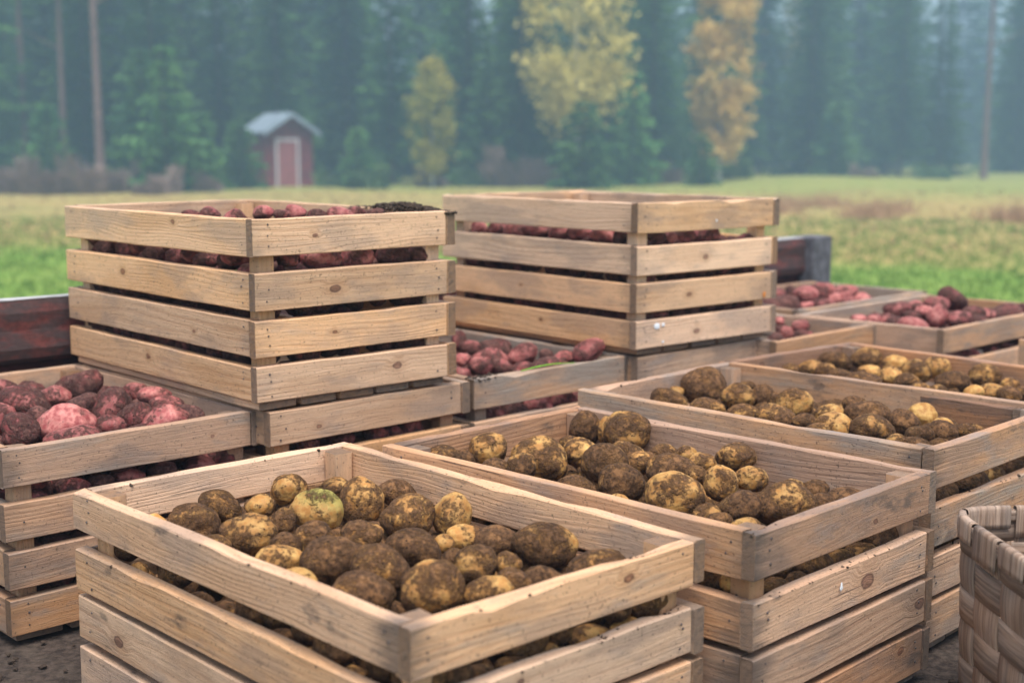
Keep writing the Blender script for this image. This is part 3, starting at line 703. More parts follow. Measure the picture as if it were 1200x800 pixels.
V, F = box_vf(x0s, x1s, y0s, y1s, -.13, -.012); V = [tuple(tpt(*v)) for v in V]; obj('deck_frame', mesh('deck_frame', V, F, False, DARKSTEEL), tr)
# clods and straw on the deck, only where the deck is open
pts = []
for i in range(1500):
    if i % 2: p = Vector((random.uniform(-1.9, -.6), random.uniform(1.3, 2.3), 0))
    else: p = Vector((random.uniform(.35, 1.0), random.uniform(1.3, 2.2), 0))
    ok = True
    for cn in ('F1', 'F2', 'F3', 'L1', 'D1'):
        o_, bx_, ay_, D_, W_ = crate_frame(cn); q = p - o_; x, y = q.dot(bx_), q.dot(ay_)
        if -.01 < x < D_ + .01 and -.01 < y < W_ + .01: ok = False
    if ok: pts.append((p.x, p.y, DECK + .001, abs(random.gauss(0, .004)) + .0015))
clods(pts, 'soil_clods', 'small clods of dark soil scattered on the trailer deck')
# side board: top rail bulging forward, recess, lower board
zt = 1.435*S
def profile_run(prof, s0, s1, name, mat, seg=40, jitter=.002):
    V, F = [], []; m = len(prof)
    for i in range(seg + 1):
        s_ = s0 + (s1-s0)*i/seg
        for (t, z) in prof:
            w_ = jitter * mn.noise(Vector((s_*3, t*20, z*8))); p = tpt(s_, t + w_, z + w_); V.append(tuple(p))
    for i in range(seg):
        for j_ in range(m): a = i*m + j_; b = i*m + (j_+1) % m; F.append((a, b, b+m, a+m)[::-1])
    F.append(tuple(range(m))); F.append(tuple(reversed(range(seg*m, seg*m+m)))); return obj(name, mesh(name, V, F, False, mat), tr)
LB = -3.0; LE = 3.585
top_mat = simple('pale_top_edge', (.42, .41, .42), .5, 0, .25, 20)  # pale grey for the thin strip along the top of the rail
profile_run([(.008, zt-.150), (-.004, zt-.138), (-.010, zt-.115), (-.006, zt-.07), (-.010, zt-.03), (-.004, zt-.002), (.05, zt-.002), (.05, zt-.15)], LB, LE, 'top_rail', PAINT)
profile_run([(-.003, zt), (-.003, zt+.002), (.049, zt+.002), (.049, zt)], LB, LE, 'top_edge_strip', top_mat)
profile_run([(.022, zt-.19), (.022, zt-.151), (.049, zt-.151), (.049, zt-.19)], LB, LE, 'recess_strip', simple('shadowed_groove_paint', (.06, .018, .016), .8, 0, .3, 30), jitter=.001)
profile_run([(.004, .0), (.001, .02), (.001, zt-.205), (.014, zt-.191), (.05, zt-.191), (.05, .0)], LB, LE, 'side_board', PAINT)
for i in range(3):
    s_ = LE - .09 - i*1.5
    if i == 0: continue
    V, F = box_vf(s_, s_+.06, -.004, .0, .02, zt-.21); V = [tuple(tpt(*v)) for v in V]; obj('stiffener', mesh('stiffener', V, F, False, PAINT), tr)
V, F = box_vf(LE+.002, LE+.135, -.045, .06, -.10, zt + .005); V = [tuple(tpt(*v)) for v in V]
pm = mesh('corner_post', V, F, False, DARKSTEEL); pm_o = obj('corner_post', pm, tr)
bv = pm_o.modifiers.new('b', 'BEVEL'); bv.width = .006; bv.segments = 2
# wheels below the deck (hidden in the photograph but they carry the trailer)
TYRE = simple('tyre_rubber', (.02, .02, .02), .8)
for (s_, t_) in ((-.4, -.35), (-.4, -2.6), (1.2, -.35), (1.2, -2.6)):
    bm = bmesh.new(); bmesh.ops.create_cone(bm, cap_ends=True, segments=32, radius1=.4, radius2=.4, depth=.26)
    bmesh.ops.bevel(bm, geom=[e for e in bm.edges if e.is_boundary or abs(e.calc_length()) < .1], offset=.02, segments=2, affect='EDGES')
    me = bpy.data.meshes.new('wheel'); bm.to_mesh(me); bm.free(); me.materials.append(TYRE)
    p = tpt(s_, t_); wob = obj('wheel', me, tr, (p.x, p.y, -.55), (R(90), 0, R(43.6)))

# ------------------------------------------------------------------ woven basket
def splint_mat():
    k = NT('aged_wood_splint'); tc = k.n('ShaderNodeTexCoord'); oi = k.n('ShaderNodeObjectInfo'); rnd = oi.outputs['Random']
    P = k.attr('suv', 'GEOMETRY', 'Vector')
    cb = k.n('ShaderNodeCombineXYZ'); k.inp(cb, 0, k.math('MULTIPLY', rnd, 50.)); k.inp(cb, 1, k.math('MULTIPLY', rnd, 80.))
    Q = k.vm('ADD', P, cb.outputs[0])
    g = k.noise(k.vm('MULTIPLY', Q, (7, 160, 1)), 1., 6, .65); b_ = k.noise(k.vm('MULTIPLY', Q, (5, 22, 1)), 1., 5, .6)
    c = k.mix(k.sstep(g, .38, .62), (.37, .265, .20), (.155, .10, .07)); c = k.mix(k.sstep(b_, .45, .7, 0., .6), c, (.22, .18, .155))
    c = k.mix(k.sstep(b_, .56, .36, 0., .35), c, (.32, .185, .11))
    h_ = k.n('ShaderNodeHueSaturation'); k.inp(h_, 'Color', c); k.inp(h_, 'Value', k.math('ADD', .75, k.math('MULTIPLY', rnd, .45)))
    return k.finish(h_.outputs[0], .6, k.bump(g, .6, .002), .35)
SPLINT = splint_mat()
bk = obj('splint_basket', None, loc=(2.44*S, 5.13*S, DECK + .003), rot=(0, 0, R(4))); tag(bk, 'woven wooden splint basket standing at the right edge beside the brown crate', 'basket')
HB = .885*S
def bpath(th, z):
    k_ = 1 - .05*(1 - z/HB); a, b = .52*S*k_, .52*S*k_; e = 8.0
    c, s_ = math.cos(th), math.sin(th); r_ = (abs(c/a)**e + abs(s_/b)**e) ** (-1/e); return Vector((r_*c, r_*s_, z))
# arc length table for th
ths = [i*math.tau/720 for i in range(721)]; al = [0.]
for i in range(720): al.append(al[-1] + (bpath(ths[i+1], HB) - bpath(ths[i], HB)).length)
def th_of(s_):
    s_ %= al[-1]; i = min(719, int(np.searchsorted(al, s_, 'right')) - 1); t = (s_ - al[i])/(al[i+1]-al[i]); return ths[i] + t*(ths[i+1]-ths[i])
NC, NR = 16, 6; cw_ = al[-1]/NC; rh = HB/NR; AMP = .0019
def bnorm(th, z):
    d = bpath(th+.01, z) - bpath(th-.01, z); return Vector((d.y, -d.x, 0)).normalized()
def ribbon(name, grid, th=.0016):
    """grid[i][j] of (centre point, normal, along, across) -> solid ribbon"""
    n, m = len(grid), len(grid[0]); V = []; F = []; uv = []
    for side in (1, -1):
        for row in grid:
            for (p, nr, a, b) in row: V.append(tuple(p + nr*th*.5*side)); uv.append((a, b, side))
    N = n*m
    for i in range(n-1):
        for j_ in range(m-1):
            a = i*m + j_; F.append((a, a+m, a+m+1, a+1)); F.append((N+a, N+a+1, N+a+m+1, N+a+m))
    for i in range(n-1): a = i*m; F.append((a, N+a, N+a+m, a+m)); a = i*m+m-1; F.append((a, a+m, N+a+m, N+a))
    for j_ in range(m-1): a = j_; F.append((a, a+1, N+a+1, N+a)); a = (n-1)*m+j_; F.append((a, N+a, N+a+1, a+1))
    me = mesh(name, V, F, True, SPLINT); at = me.attributes.new('suv', 'FLOAT_VECTOR', 'POINT')
    at.data.foreach_set('vector', [c for u in uv for c in u]); return obj(name, me, bk)
rb = random.Random(3)
for c_ in range(NC):
    s0 = c_*cw_; wd = cw_*rb.uniform(.93, .985); lean = rb.uniform(-.004, .004); gr = []
    for i in range(49):
        z = HB*i/48*.995; ph = z/rh - .5
        off = AMP*math.cos(math.pi*(ph + c_)) * 1.15
        row = []
        for j_ in range(5):
            s_ = s0 + cw_/2 + lean*(z/HB) + wd*(j_/4 - .5); th = th_of(s_); nr = bnorm(th, z)
            cup = -.0005*(2*j_/4 - 1)**2
            row.append((bpath(th, z) + nr*(off + cup), nr, z, s_))
        gr.append(row)
    ribbon('upright_splint', gr)
for r_ in range(NR):
    hh = rh*rb.uniform(.91, .975); tilt = rb.uniform(-.003, .003); gr = []; ns = NC*10
    z0 = (r_+.5)*rh
    for i in range(ns + 1):
        s_ = al[-1]*i/ns; col = s_/cw_ - .5
        off = -AMP*math.cos(math.pi*(col + r_)) * 1.15
        row = []
        for j_ in range(4):
            z = z0 + hh*(j_/3 - .5) + tilt*math.sin(s_*9) + .0015*mn.noise(Vector((s_*12, r_*5, 0))); z = min(z, HB*.995); th = th_of(s_); nr = bnorm(th, z)
            row.append((bpath(th, z) + nr*(off - .0004*(2*j_/3-1)**2), nr, s_, z))
        gr.append(row)
    ribbon('cross_splint', gr)
# rim hoop, inside and outside, and folded over tongues
for (off, zz_, hh, nm) in ((.0042, HB - .012, .020, 'rim_hoop'), (-.0042, HB - .012, .018, 'rim_hoop')):
    gr = []
    for i in range(161):
        s_ = al[-1]*i/160; th = th_of(s_); nr = bnorm(th, HB); w_ = .002*mn.noise(Vector((s_*8, off*100, 2)))
        gr.append([(bpath(th, HB) * 1.0 + nr*(off + w_) + Vector((0, 0, zz_ - HB + hh*(j_/3-.5) + w_)), nr, s_, hh*j_/3) for j_ in range(4)])
    ribbon(nm, gr, .0018)
for c_ in range(0, NC):
    gr = []; wd = cw_*.90
    outer = 1 if c_ % 2 else -1
    for i in range(13):
        t = i/12; a = math.pi*t
        row = []
        for j_ in range(4):
            s_ = c_*cw_ + cw_/2 + wd*(j_/3-.5); th = th_of(s_); nr = bnorm(th, HB)
            if t < .35: off = .0062*outer; z = HB - .045 + .045*(t/.35)
            elif t < .65: q = (t-.35)/.3; off = .0062*outer*math.cos(math.pi*q); z = HB + .0035*math.sin(math.pi*q) + .001
            else: off = -.0062*outer; z = HB - .03*(t-.65)/.35
            nn = nr*math.cos(math.pi*t)*outer + Vector((0, 0, 1))*math.sin(math.pi*t)
            row.append((bpath(th, HB) + nr*off + Vector((0, 0, z - HB)), nn, z, s_))
        gr.append(row)
    ribbon('folded_tongue', gr, .0014)
V, F = box_vf(-.47*S, .47*S, -.47*S, .47*S, .004, .010); obj('basket_floor', mesh('basket_floor', V, F, False, simple('basket_floor_wood', (.25, .17, .11), .7)), bk)

# ------------------------------------------------------------------ field
def field_mat():
    k = NT('autumn_meadow'); ge = k.n('ShaderNodeNewGeometry'); P = ge.outputs['Position']; sp = k.n('ShaderNodeSeparateXYZ'); k.L(P, sp.inputs[0])
    n1 = k.noise(k.vm('MULTIPLY', P, (.22, .10, 0)), 1., 4, .6); n2 = k.noise(k.vm('MULTIPLY', P, (1.3, .8, 0)), 1., 5, .65); n3 = k.noise(P, 9, 6, .75)
    c = k.mix(k.sstep(n2, .3, .7), (.11, .22, .028), (.21, .29, .06))
    c = k.mix(k.sstep(n3, .40, .75, 0., .35), c, (.26, .25, .08))
    dist = k.math('ADD', sp.outputs[1], k.math('MULTIPLY', k.math('SUBTRACT', n1, .5), 26.))
    dist = k.math('ADD', dist, k.math('MULTIPLY', sp.outputs[0], .12))
    dry = k.math('MULTIPLY', k.sstep(dist, 19., 25.), k.sstep(dist, 46., 58., 1., .45))
    dryc = k.mix(k.sstep(n2, .35, .65), (.36, .275, .10), (.40, .25, .11))
    c = k.mix(k.math('MULTIPLY', dry, .82), c, dryc)
    far = k.sstep(k.noise(k.vm('MULTIPLY', P, (.1, .35, 0)), 1., 3), .5, .62, 0., .5)
    c = k.mix(k.math('MULTIPLY', far, k.sstep(sp.outputs[1], 25, 40)), c, (.17, .21, .07))
    return k.finish(c, .9, k.bump(n3, .6, .05), .1)
FIELD = field_mat()
def gh(x, y):
    h = .12*mn.noise(Vector((x*.05, y*.05, 0))) + .05*mn.noise(Vector((x*.3, y*.3, 3)))
    f_ = min(1, max(0, (y - 20)/40)); h *= f_
    h += .35*math.exp(-((x-15)/5)**2 - ((y-66)/7)**2)
    return h
xs = sorted(set([-1500, -700, -300, -150] + [-90 + 2.0*i for i in range(91)] + [150, 300, 700, 1500]))
ys = sorted(set([-1500, -500, -100, -30] + [-10 + 2.0*i for i in range(76)] + [200, 400, 900, 1800]))
V = [(x, y, gh(x, y)) for x in xs for y in ys]; F = []
for i in range(len(xs)-1):
    for j_ in range(len(ys)-1): a = i*len(ys)+j_; F.append((a, a+len(ys), a+len(ys)+1, a+1))
fo = obj('meadow_ground', mesh('meadow_ground', V, F, True, FIELD)); tag(fo, 'green and straw coloured meadow reaching the forest edge', 'meadow', kind='structure')
def tufts(name, label, cat, n, region, hmin, hmax, mat, seed, width=.02, clump=None):
    rg = np.random.RandomState(seed); V = []; F = []
    for i in range(n):
        x, y = region(rg); z = gh(x, y)
        for b in range(3):
            a = rg.uniform(0, 6.28); h = rg.uniform(hmin, hmax); w_ = width*rg.uniform(.6, 1.4); lx, ly = rg.normal(0, .3, 2)*h
            bx_, by_ = x + rg.normal(0, .06), y + rg.normal(0, .06)
            k_ = len(V); V += [(bx_ - w_*math.cos(a), by_ - w_*math.sin(a), z - .02), (bx_ + w_*math.cos(a), by_ + w_*math.sin(a), z - .02), (bx_+lx, by_+ly, z+h)]; F.append((k_, k_+1, k_+2))
    o = obj(name, mesh(name, V, F, False, mat)); tag(o, label, cat, kind='stuff'); return o
def leaf_mat(name, c1, c2, sc=.6, trans=.25):
    k = NT(name); ge = k.n('ShaderNodeNewGeometry'); oi = k.n('ShaderNodeObjectInfo'); n = k.noise(ge.outputs['Position'], sc, 3); n2 = k.noise(ge.outputs['Position'], 6., 2)
    c = k.mix(k.sstep(n, .35, .65), c1, c2); c = k.mix(k.sstep(n2, .4, .7, 0., .4), c, tuple(v*.5 for v in c1))
    h_ = k.n('ShaderNodeHueSaturation'); k.inp(h_, 'Color', c); k.inp(h_, 'Value', k.math('ADD', .75, k.math('MULTIPLY', oi.outputs['Random'], .5)))
    k.finish(h_.outputs[0], .7, None, .2)
    tr_ = k.n('ShaderNodeBsdfTranslucent'); k.L(h_.outputs[0], tr_.inputs[0]); mx = k.n('ShaderNodeMixShader'); mx.inputs[0].default_value = trans
    k.L(k.b.outputs[0], mx.inputs[1]); k.L(tr_.outputs[0], mx.inputs[2]); k.L(mx.outputs[0], k.out.inputs[0]); return k.m
GREENG = leaf_mat('green_grass', (.12, .24, .035), (.22, .31, .07), trans=.4); DRYG = leaf_mat('dry_grass', (.36, .28, .13), (.40, .25, .13), trans=.4); WEED = leaf_mat('dead_weeds', (.40, .25, .14), (.48, .31, .18), trans=.4)
def sector(y0, y1, spread=.46, p=1.):
    def f_(rg):
        y = y0 + (y1-y0)*rg.uniform()**p; return rg.uniform(-spread, spread)*y, y
    return f_
tufts('meadow_grass', 'short green grass growing over the meadow', 'grass', 16000, sector(7, 34), .04, .09, GREENG, 1)
tufts('dry_grass', 'straw coloured dry grass in the middle of the meadow', 'grass', 2500, sector(22, 56), .05, .12, DRYG, 2, .03)
def weedreg(rg):
    cs = [(9.2, 34.5), (12.2, 33), (12.9, 33.4), (13.6, 33.8), (8.0, 40), (9.5, 41), (7.2, 37), (10.4, 37.5)]; c = cs[rg.randint(len(cs))]; return c[0] + rg.normal(0, .35), c[1] + rg.normal(0, .4)
tufts('dead_weeds', 'reddish brown dead weeds standing in the meadow on the right', 'weeds', 800, weedreg, .2, .5, WEED, 3, .02)

# ------------------------------------------------------------------ trees
SPR = leaf_mat('spruce_needles', (.030, .10, .028), (.075, .165, .035)); SPR2 = leaf_mat('young_spruce_needles', (.07, .20, .05), (.12, .26, .07))
BARK = simple('spruce_bark', (.11, .085, .07), .9, 0, .3, 6); PBARK = simple('pine_bark', (.15, .095, .08), .9, 0, .3, 5); WBARK = simple('birch_bark', (.45, .43, .40), .8, 0, .25, 7)
YLEAF = leaf_mat('yellow_birch_leaves', (.50, .42, .11), (.62, .53, .17), .7, .35); OLEAF = leaf_mat('orange_birch_leaves', (.62, .42, .11), (.72, .52, .17), .7, .35)
YGLEAF = leaf_mat('yellow_green_leaves', (.34, .33, .06), (.46, .40, .08), .7, .35); TWIG = leaf_mat('bare_twigs', (.17, .12, .10), (.27, .19, .155), .6, .0); BUSHG = leaf_mat('shrub_leaves', (.05, .11, .035), (.11, .19, .06))
PINEN = leaf_mat('pine_needles', (.045, .095, .045), (.07, .13, .06))
def trunk_mesh(name, h, r0, r1, mat, seed, limbs=0):
    rg = random.Random(seed); V, F = [], []
    def tube(p0, p1, a, b, n=7, seg=8):
        k0 = len(V); ax = (p1-p0).normalized(); s_ = ax.orthogonal().normalized(); t = ax.cross(s_)
        for i in range(seg+1):
            q = i/seg; c = p0.lerp(p1, q) + Vector((mn.noise(Vector((q*3, seed, 0)))*.12*h*.06, mn.noise(Vector((q*3, seed, 9)))*.12*h*.06, 0))*q; r_ = a + (b-a)*q + (a*.35*math.exp(-q*14))
            for j_ in range(n): an = j_*math.tau/n; V.append(tuple(c + (s_*math.cos(an) + t*math.sin(an))*r_))
        for i in range(seg):
            for j_ in range(n): u = k0+i*n+j_; v = k0+i*n+(j_+1) % n; F.append((u, v, v+n, u+n))
    tube(Vector((0, 0, -.3)), Vector((rg.uniform(-.3, .3), rg.uniform(-.3, .3), h)), r0, r1)
    for i in range(limbs):
        z = h*rg.uniform(.25, .9); an = rg.uniform(0, 6.28); l = (1-z/h)*h*.22 + .5; p0 = Vector((0, 0, z)); tube(p0, p0 + Vector((math.cos(an)*l, math.sin(an)*l, l*rg.uniform(.2, 1.)*(1 if h < 30 else .2))), r0*.25, .008, 4, 3)
    return mesh(name, V, F, True, mat)
def spruce_crown(h, rad, seed, mat, zmin=.3, dens=1.):
    rg = np.random.RandomState(seed); V, F = [], []
    z = zmin; 
    while z < h - .2:
        q = z/h; L = rad*(1-q)**.75*rg.uniform(.75, 1.15) + .15; nb = int((6 + 4*(1-q))*dens)
        a0 = rg.uniform(0, 6.28)
        for b in range(nb):
            an = a0 + b*6.283/nb + rg.normal(0, .2); l = L*rg.uniform(.6, 1.15); ca, sa = math.cos(an), math.sin(an)
            ns = max(2, int(l/.32)); dr = rg.uniform(.12, .38)
            for s_ in range(ns):
                t = (s_+.6)/ns; r_ = l*t; zz_ = z - dr*r_ + .16*r_*t + rg.normal(0, .05); wd = (.42*(1-t*.55)*min(1.2, l*.5+.35))
                for side in (-1, 1):
                    sw = wd*rg.uniform(.6, 1.3); x, y = ca*r_, sa*r_; ex, ey = -sa*side*sw + ca*.22, ca*side*sw + sa*.22
                    hang = rg.uniform(.06, .30); w2 = .10 + rg.uniform(0, .09)
                    k_ = len(V); V += [(x - ca*w2, y - sa*w2, zz_), (x + ca*w2*1.3, y + sa*w2*1.3, zz_-.03), (x+ex + ca*.07, y+ey + sa*.07, zz_-hang), (x+ex - ca*.05, y+ey-sa*.05, zz_-hang-.05)]; F.append((k_, k_+1, k_+2, k_+3))
        z += rg.uniform(.20, .36)*(1 + q*.4)
    return mesh('crown', V, F, False, mat)
def leaf_crown(h0, h1, rad, seed, mat, n=3800, size=.11, egg=.4):
    rg = np.random.RandomState(seed); V, F = [], []
    nc = 120; cs = []
    for i in range(nc):
        q = rg.uniform(); z = h0 + (h1-h0)*q; r_ = rad*math.sin(math.pi*min(1, (q*.85+.12)))**.7*math.sqrt(rg.uniform(.05, 1)); a = rg.uniform(0, 6.28); cs.append((r_*math.cos(a), r_*math.sin(a), z))
    for i in range(n):
        c = cs[rg.randint(nc)]; p = np.array(c) + rg.normal(0, 1, 3)*np.array([.32, .32, .30])*(rad/2.2)
        if rg.uniform() < .35: p[2] -= abs(rg.normal(0, .35))
        u = rg.normal(size=3); u /= np.linalg.norm(u); v = np.cross(u, rg.normal(size=3)); v /= np.linalg.norm(v); s_ = size*rg.uniform(.6, 1.4)
        k_ = len(V); V += [tuple(p - u*s_), tuple(p + v*s_*.7), tuple(p + u*s_), tuple(p - v*s_*.7)]; F.append((k_, k_+1, k_+2, k_+3))
    return mesh('crown', V, F, False, mat)
class Kind: pass
def tree_kind(name, trunk, crown): t = Kind(); t.name, t.trunk, t.crown = name, trunk, crown; return t
spr = [tree_kind('spruce_tree', trunk_mesh('trunk', h-.5, .17, .02, BARK, i), spruce_crown(h, r_, i, SPR, zm)) for i, (h, r_, zm) in enumerate([(19, 3.0, .4), (22, 3.3, .8), (17, 2.7, .3), (21, 2.6, 1.8)])]
yspr = [tree_kind('young_spruce_tree', trunk_mesh('trunk', h-.3, .09, .01, BARK, 20+i), spruce_crown(h, r_, 30+i, SPR2 if i == 0 else SPR, .15, 1.2)) for i, (h, r_) in enumerate([(5.6, 1.7), (4.2, 1.6), (7.5, 2.3)])]
pine = [tree_kind('pine_tree', trunk_mesh('trunk', 21, .19, .06, PBARK, 50+i, 10), leaf_crown(12+i, 21.5, 2.3, 60+i, PINEN, 3500, .17)) for i in range(2)]
birY = tree_kind('birch_tree', trunk_mesh('trunk', 10.5, .10, .02, WBARK, 70, 14), leaf_crown(2.9, 11.4, 2.3, 71, YLEAF, 6500, .12))
birO = tree_kind('birch_tree', trunk_mesh('trunk', 12, .11, .02, WBARK, 72, 14), leaf_crown(1.5, 14, 1.6, 73, OLEAF, 9500, .13))
birS = tree_kind('birch_tree', trunk_mesh('trunk', 5.0, .06, .01, WBARK, 74, 10), leaf_crown(1.1, 5.6, 1.0, 75, YGLEAF, 4200, .10))
birF = tree_kind('birch_tree', trunk_mesh('trunk', 14, .10, .02, WBARK, 76, 8), leaf_crown(7.5, 15, 2.0, 77, YGLEAF, 2600, .10))
def grow(kd, px, dist, label, group, sc=1., rz=None, cat='tree', rgt=random.Random(9)):
    x = (px - 600)/F_PX*dist; y = dist
    r = obj(kd.name, None, loc=(x, y, gh(x, y)), rot=(0, 0, rgt.uniform(0, 6.28) if rz is None else rz)); r.scale = (sc, sc, sc*rgt.uniform(.94, 1.06))
    tag(r, label, cat, group)
    if kd.trunk: obj('trunk', kd.trunk, r)
    if kd.crown: obj('crown', kd.crown, r)
    return r
G = 'trees of the misty forest edge'
for px, d, kd, sc, lab in [
    (80, 58, pine[0], .75, 'slim reddish pine trunk rising far left, leftmost of the two close trunks'),
    (122, 55, pine[1], .95, 'taller dark pine trunk right of the slim one at far left'),
    (1148, 78, pine[0], .95, 'lone straight pale pine trunk standing at the right forest edge'),
    (1030, 100, pine[1], 1.1, 'faint pine trunk in the mist near the top right'),
    (35, 63, pine[0], .8, 'thin pine near the left border behind the brown bushes'),
    (605, 74, pine[1], .9, 'pine trunk half lost in mist left of the yellow birch'),
    (676, 60, birY, 1., 'wide yellow birch with a thin white trunk above the right crate stack'),
    (840, 64, birO, 1., 'tall slim orange birch right of the yellow birch'),
    (507, 58, birS, 1., 'small yellow green birch between the red hut and the right crate stack'),
    (930, 90, birF, .8, 'dull yellowish birch in the mist right of the orange birch'),
    (200, 53, yspr[0], 1., 'bright green young spruce left of the red hut'),
    (172, 56, yspr[2], .8, 'young spruce rising behind the bright green one'),
    (238, 56, yspr[1], .85, 'small young spruce close to the left of the hut'),
    (60, 57, yspr[1], .9, 'young spruce behind the brown bushes at far left'),
    (284, 57.5, yspr[1], .78, 'young spruce hugging the left wall of the hut'),
    (420, 59, yspr[1], .7, 'low young spruce right of the hut'),
    (570, 62, yspr[2], .75, 'young spruce behind the dry grey bush'),
    (740, 62, yspr[0], .9, 'young spruce right of the yellow birch'), (682, 57, yspr[1], 1.0, 'young spruce standing before the yellow birch trunk'), (820, 61, yspr[1], .6, 'small spruce before the orange birch trunk'),
    (975, 77, yspr[1], 1.1, 'little pointed spruce at the right before the misty firs')]:
    grow(kd, px, d, lab, G, sc)
rt_ = random.Random(21)
def row(y, n, x0, x1, sc, jit, lab):
    for i in range(n):
        px = x0 + (x1-x0)*(i+.5)/n + rt_.uniform(-jit, jit); d = y + rt_.uniform(-1.6, 1.6) + max(0, (px-800))*.022
        kd = rt_.choice(spr); words = rt_.choice(['dense', 'slender', 'broad', 'ragged'])
        grow(kd, px, d, lab % (i+1), G, sc*rt_.uniform(.85, 1.12))
NTH = ['first', 'second', 'third', 'fourth', 'fifth', 'sixth', 'seventh', 'eighth', 'ninth', 'tenth', 'eleventh', 'twelfth', 'thirteenth', 'fourteenth', 'fifteenth', 'sixteenth', 'seventeenth', 'eighteenth', 'nineteenth', 'twentieth', 'twenty first', 'twenty second', 'twenty third', 'twenty fourth', 'twenty fifth', 'twenty sixth']
def row2(y, n, x0, x1, sc, jit, where):
    L = sorted(x0 + (x1-x0)*(i+.5)/n + rt_.uniform(-jit, jit) for i in range(n))
    for i, px in enumerate(L):
        d = y + rt_.uniform(-1.5, 1.5) + max(0, (px-650))*.05
        nm = 'leftmost' if i == 0 else ('rightmost' if i == n-1 else NTH[i] + ' from the left')
        grow(rt_.choice(spr), px, d, '%s dark spruce %s' % (nm, where), G, sc*rt_.uniform(.85, 1.1))
row2(63, 15, -40, 1260, .85, 40, 'in the front row of the forest edge')
row2(69, 17, -60, 1260, .95, 48, 'in the second row of the forest')
row2(78, 18, -60, 1260, 1.0, 48, 'in the third misty row of the forest')
row2(92, 20, -60, 1260, 1.1, 48, 'in the fourth row fading into mist')
row2(112, 22, -60, 1260, 1.25, 48, 'in the farthest row lost in mist')
# bushes at the forest edge
def bush_mesh(r_, h, n, mat, seed, size=.07, twig=False):
    rg = np.random.RandomState(seed); V, F = [], []
    cl = [(rg.uniform(-r_, r_), rg.uniform(-r_, r_)*.6, rg.uniform(.25, 1.15)*h, rg.uniform(.25, .6)*r_) for _ in range(11)]
    for i in range(n):
        cx_, cy_, ch_, cr_ = cl[rg.randint(11)]; a = rg.uniform(0, 6.28); q = math.sqrt(rg.uniform()); z = ch_*rg.uniform(0, 1)**.8; x, y = cx_ + cr_*q*math.cos(a)*(.5 + z/h*.6), cy_ + cr_*q*math.sin(a)
        if twig: u = np.array([x*.5, y*.5, h*.6]) + rg.normal(0, .25, 3); s_ = rg.uniform(.15, .35); w_ = .018
        else: u = rg.normal(size=3); s_ = size*rg.uniform(.7, 1.5); w_ = s_*.7
        u /= np.linalg.norm(u); v = np.cross(u, rg.normal(size=3)); v /= np.linalg.norm(v); p = np.array([x, y, z])
        k_ = len(V); V += [tuple(p-u*s_), tuple(p+v*w_), tuple(p+u*s_), tuple(p-v*w_)]; F.append((k_, k_+1, k_+2, k_+3))
    return mesh('foliage', V, F, False, mat)
bt = bush_mesh(1.2, 1.6, 2400, TWIG, 1, twig=True); bg_ = bush_mesh(1.0, 1.0, 1300, BUSHG, 2, .09)
BU = [(20, 51, 0, 1.0, 'brown leafless bush at the far left forest edge'), (60, 50, 0, .9, 'second brown bush from the left at the forest edge'), (105, 51, 0, 1.05, 'tallest brown bush below the two pine trunks'),
      (145, 52, 0, .9, 'brown bush left of the bright young spruce'), (190, 50, 0, .75, 'low brown bush before the bright young spruce'), (240, 53, 0, .6, 'last small brown bush towards the hut'),
      (615, 60, 0, 1.25, 'dry grey bush standing above the right crate stack'), (500, 60, 0, .7, 'small brown bush under the small birch'), (770, 64, 0, .8, 'brown bush under the orange birch'), (1010, 74, 0, .6, 'brown bush at the right forest edge'),
      (430, 57, 1, 1., 'green shrub right of the red hut'), (560, 60, 1, .9, 'green shrub left of the dry grey bush'), (390, 59, 1, .7, 'little green shrub at the hut corner'), (690, 61, 1, 1.1, 'green shrub below the yellow birch'),
      (860, 68, 1, 1., 'green shrub right of the orange birch'), (284, 58, 1, .8, 'green shrub left of the hut door'), (1090, 76, 1, .9, 'green shrub near the lone right pine'), (730, 64, 1, .9, 'green shrub between the two big birches')]
for px, d, k_, sc, lab in BU:
    x = (px-600)/F_PX*d; o = obj('bush', bt if k_ == 0 else bg_, loc=(x, d, gh(x, d)-.05), rot=(0, 0, px*.7)); o.scale = (sc,)*3; tag(o, lab, 'bush', 'bushes along the forest edge')

# ------------------------------------------------------------------ red hut
hx, hy = (341-600)/F_PX*60, 60
hut = obj('red_hut', None, loc=(hx, hy, gh(hx, hy)), rot=(0, 0, R(34))); hut.scale = (1.08, 1.08, 1.04); tag(hut, 'small red wooden hut with pale roof and white framed door at the forest edge', 'hut')
REDP = simple('falun_red_paint', (.16, .032, .035), .85, 0, .25, 3); WHT = simple('hut_white_trim', (.48, .46, .48), .7, 0, .12, 5); ROOF = simple('pale_metal_roof', (.25, .31, .37), .5, .1, .12, 2)
w2, dp, ev, rdg = 1.06, 1.0, 2.35, 3.05
V = [(-w2, 0, -.1), (w2, 0, -.1), (w2, 0, ev), (0, 0, rdg), (-w2, 0, ev), (-w2, 2*dp, -.1), (w2, 2*dp, -.1), (w2, 2*dp, ev), (0, 2*dp, rdg), (-w2, 2*dp, ev)]
F = [(0, 1, 2, 3, 4), (9, 8, 7, 6, 5), (1, 6, 7, 2), (5, 0, 4, 9), (2, 7, 8, 3), (3, 8, 9, 4), (0, 5, 6, 1)]
obj('wall', mesh('wall', V, F, False, REDP), hut)
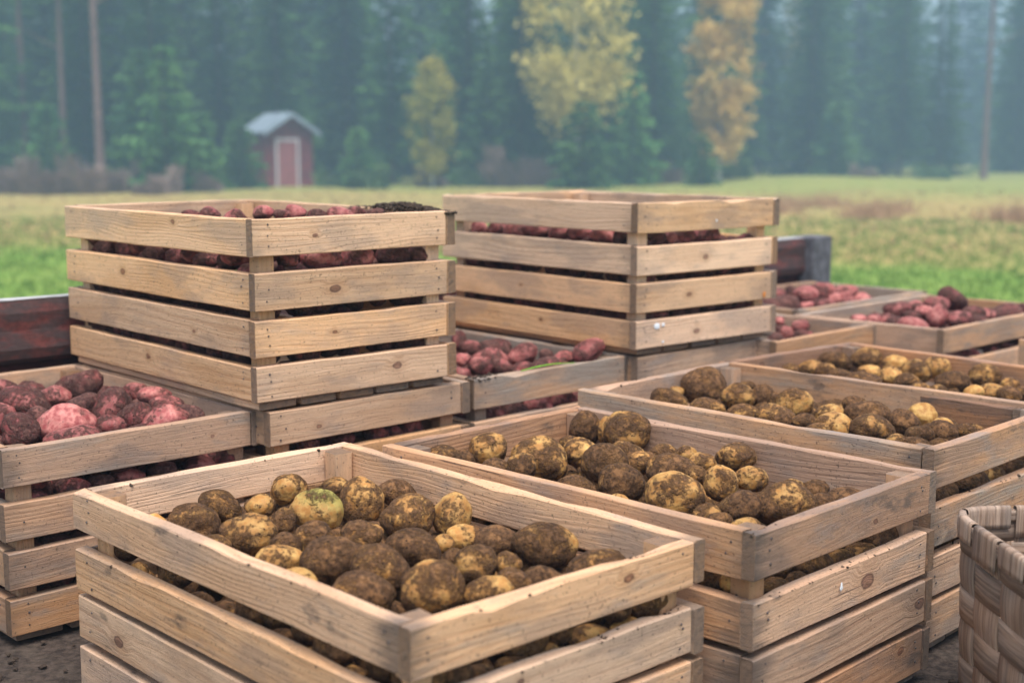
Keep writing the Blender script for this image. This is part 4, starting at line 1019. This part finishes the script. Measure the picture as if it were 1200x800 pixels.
for i in range(17):       # cover battens on the gable
    x = -w2 + .06 + i*(2*w2-.12)/16; top = ev + (rdg-ev)*(1-abs(x)/w2) - .03
    if -.62 < x < .42: 
        V, F = box_vf(x-.02, x+.02, -.02, -.001, 2.12, top)
    else: V, F = box_vf(x-.02, x+.02, -.02, -.001, -.05, top)
    obj('batten', mesh('batten', V, F, False, REDP), hut)
for s_ in (-1, 1):
    sl_ = (rdg-ev)/w2; X = w2 + .2
    V = [(0, -.35, rdg+.03), (s_*X, -.35, rdg+.03-sl_*X), (s_*X, 2*dp+.35, rdg+.03-sl_*X), (0, 2*dp+.35, rdg+.03)]; V += [(v[0], v[1], v[2]+.06) for v in V]
    F = [(0, 1, 2, 3), (7, 6, 5, 4), (0, 4, 5, 1), (1, 5, 6, 2), (2, 6, 7, 3), (3, 7, 4, 0)]
    obj('roof', mesh('roof', V, F, False, ROOF), hut)
    V = [(0, -.36, rdg-.08), (s_*X, -.36, rdg-.08-sl_*X), (s_*X, -.36, rdg+.085-sl_*X), (0, -.36, rdg+.085)]; V += [(v[0], v[1]-.03, v[2]) for v in V]
    obj('barge_board', mesh('barge_board', V, F, False, ROOF), hut)
dx0, dx1 = -.62, .42
V, F = box_vf(dx0+.1, dx1-.1, -.04, -.002, 0, 1.92); door = obj('door', mesh('door', V, F, False, simple('door_faded_red', (.26, .085, .085), .8, 0, .2, 3)), hut)
for (a, b, c_, d_) in ((dx0, dx0+.1, 0, 2.05), (dx1-.1, dx1, 0, 2.05), (dx0+.1, dx1-.1, 1.93, 2.05)):
    V, F = box_vf(a, b, -.06, -.003, c_, d_); obj('door_frame', mesh('door_frame', V, F, False, WHT), hut)
V, F = box_vf(dx1-.24, dx1-.18, -.075, -.041, .95, 1.1); obj('handle', mesh('handle', V, F, False, DARKSTEEL), door)

# ------------------------------------------------------------------ haze: one closed box of pale air
hm = bpy.data.materials.new('haze'); hm.use_nodes = True; t = hm.node_tree; t.nodes.clear(); ho = t.nodes.new('ShaderNodeOutputMaterial'); pv = t.nodes.new('ShaderNodeVolumePrincipled')
pv.inputs['Color'].default_value = (.34, .51, .69, 1); pv.inputs['Density'].default_value = HAZE_DENSITY; pv.inputs['Anisotropy'].default_value = .0
t.links.new(pv.outputs[0], ho.inputs['Volume'])
V, F = box_vf(-1600, 1600, -1600, 1900, -2.0, 36.0)
hz = obj('haze', mesh('haze', V, F, False, hm)); tag(hz, 'thin bluish morning mist filling the air over meadow and forest', 'haze', kind='stuff')
hz.display_type = 'WIRE'
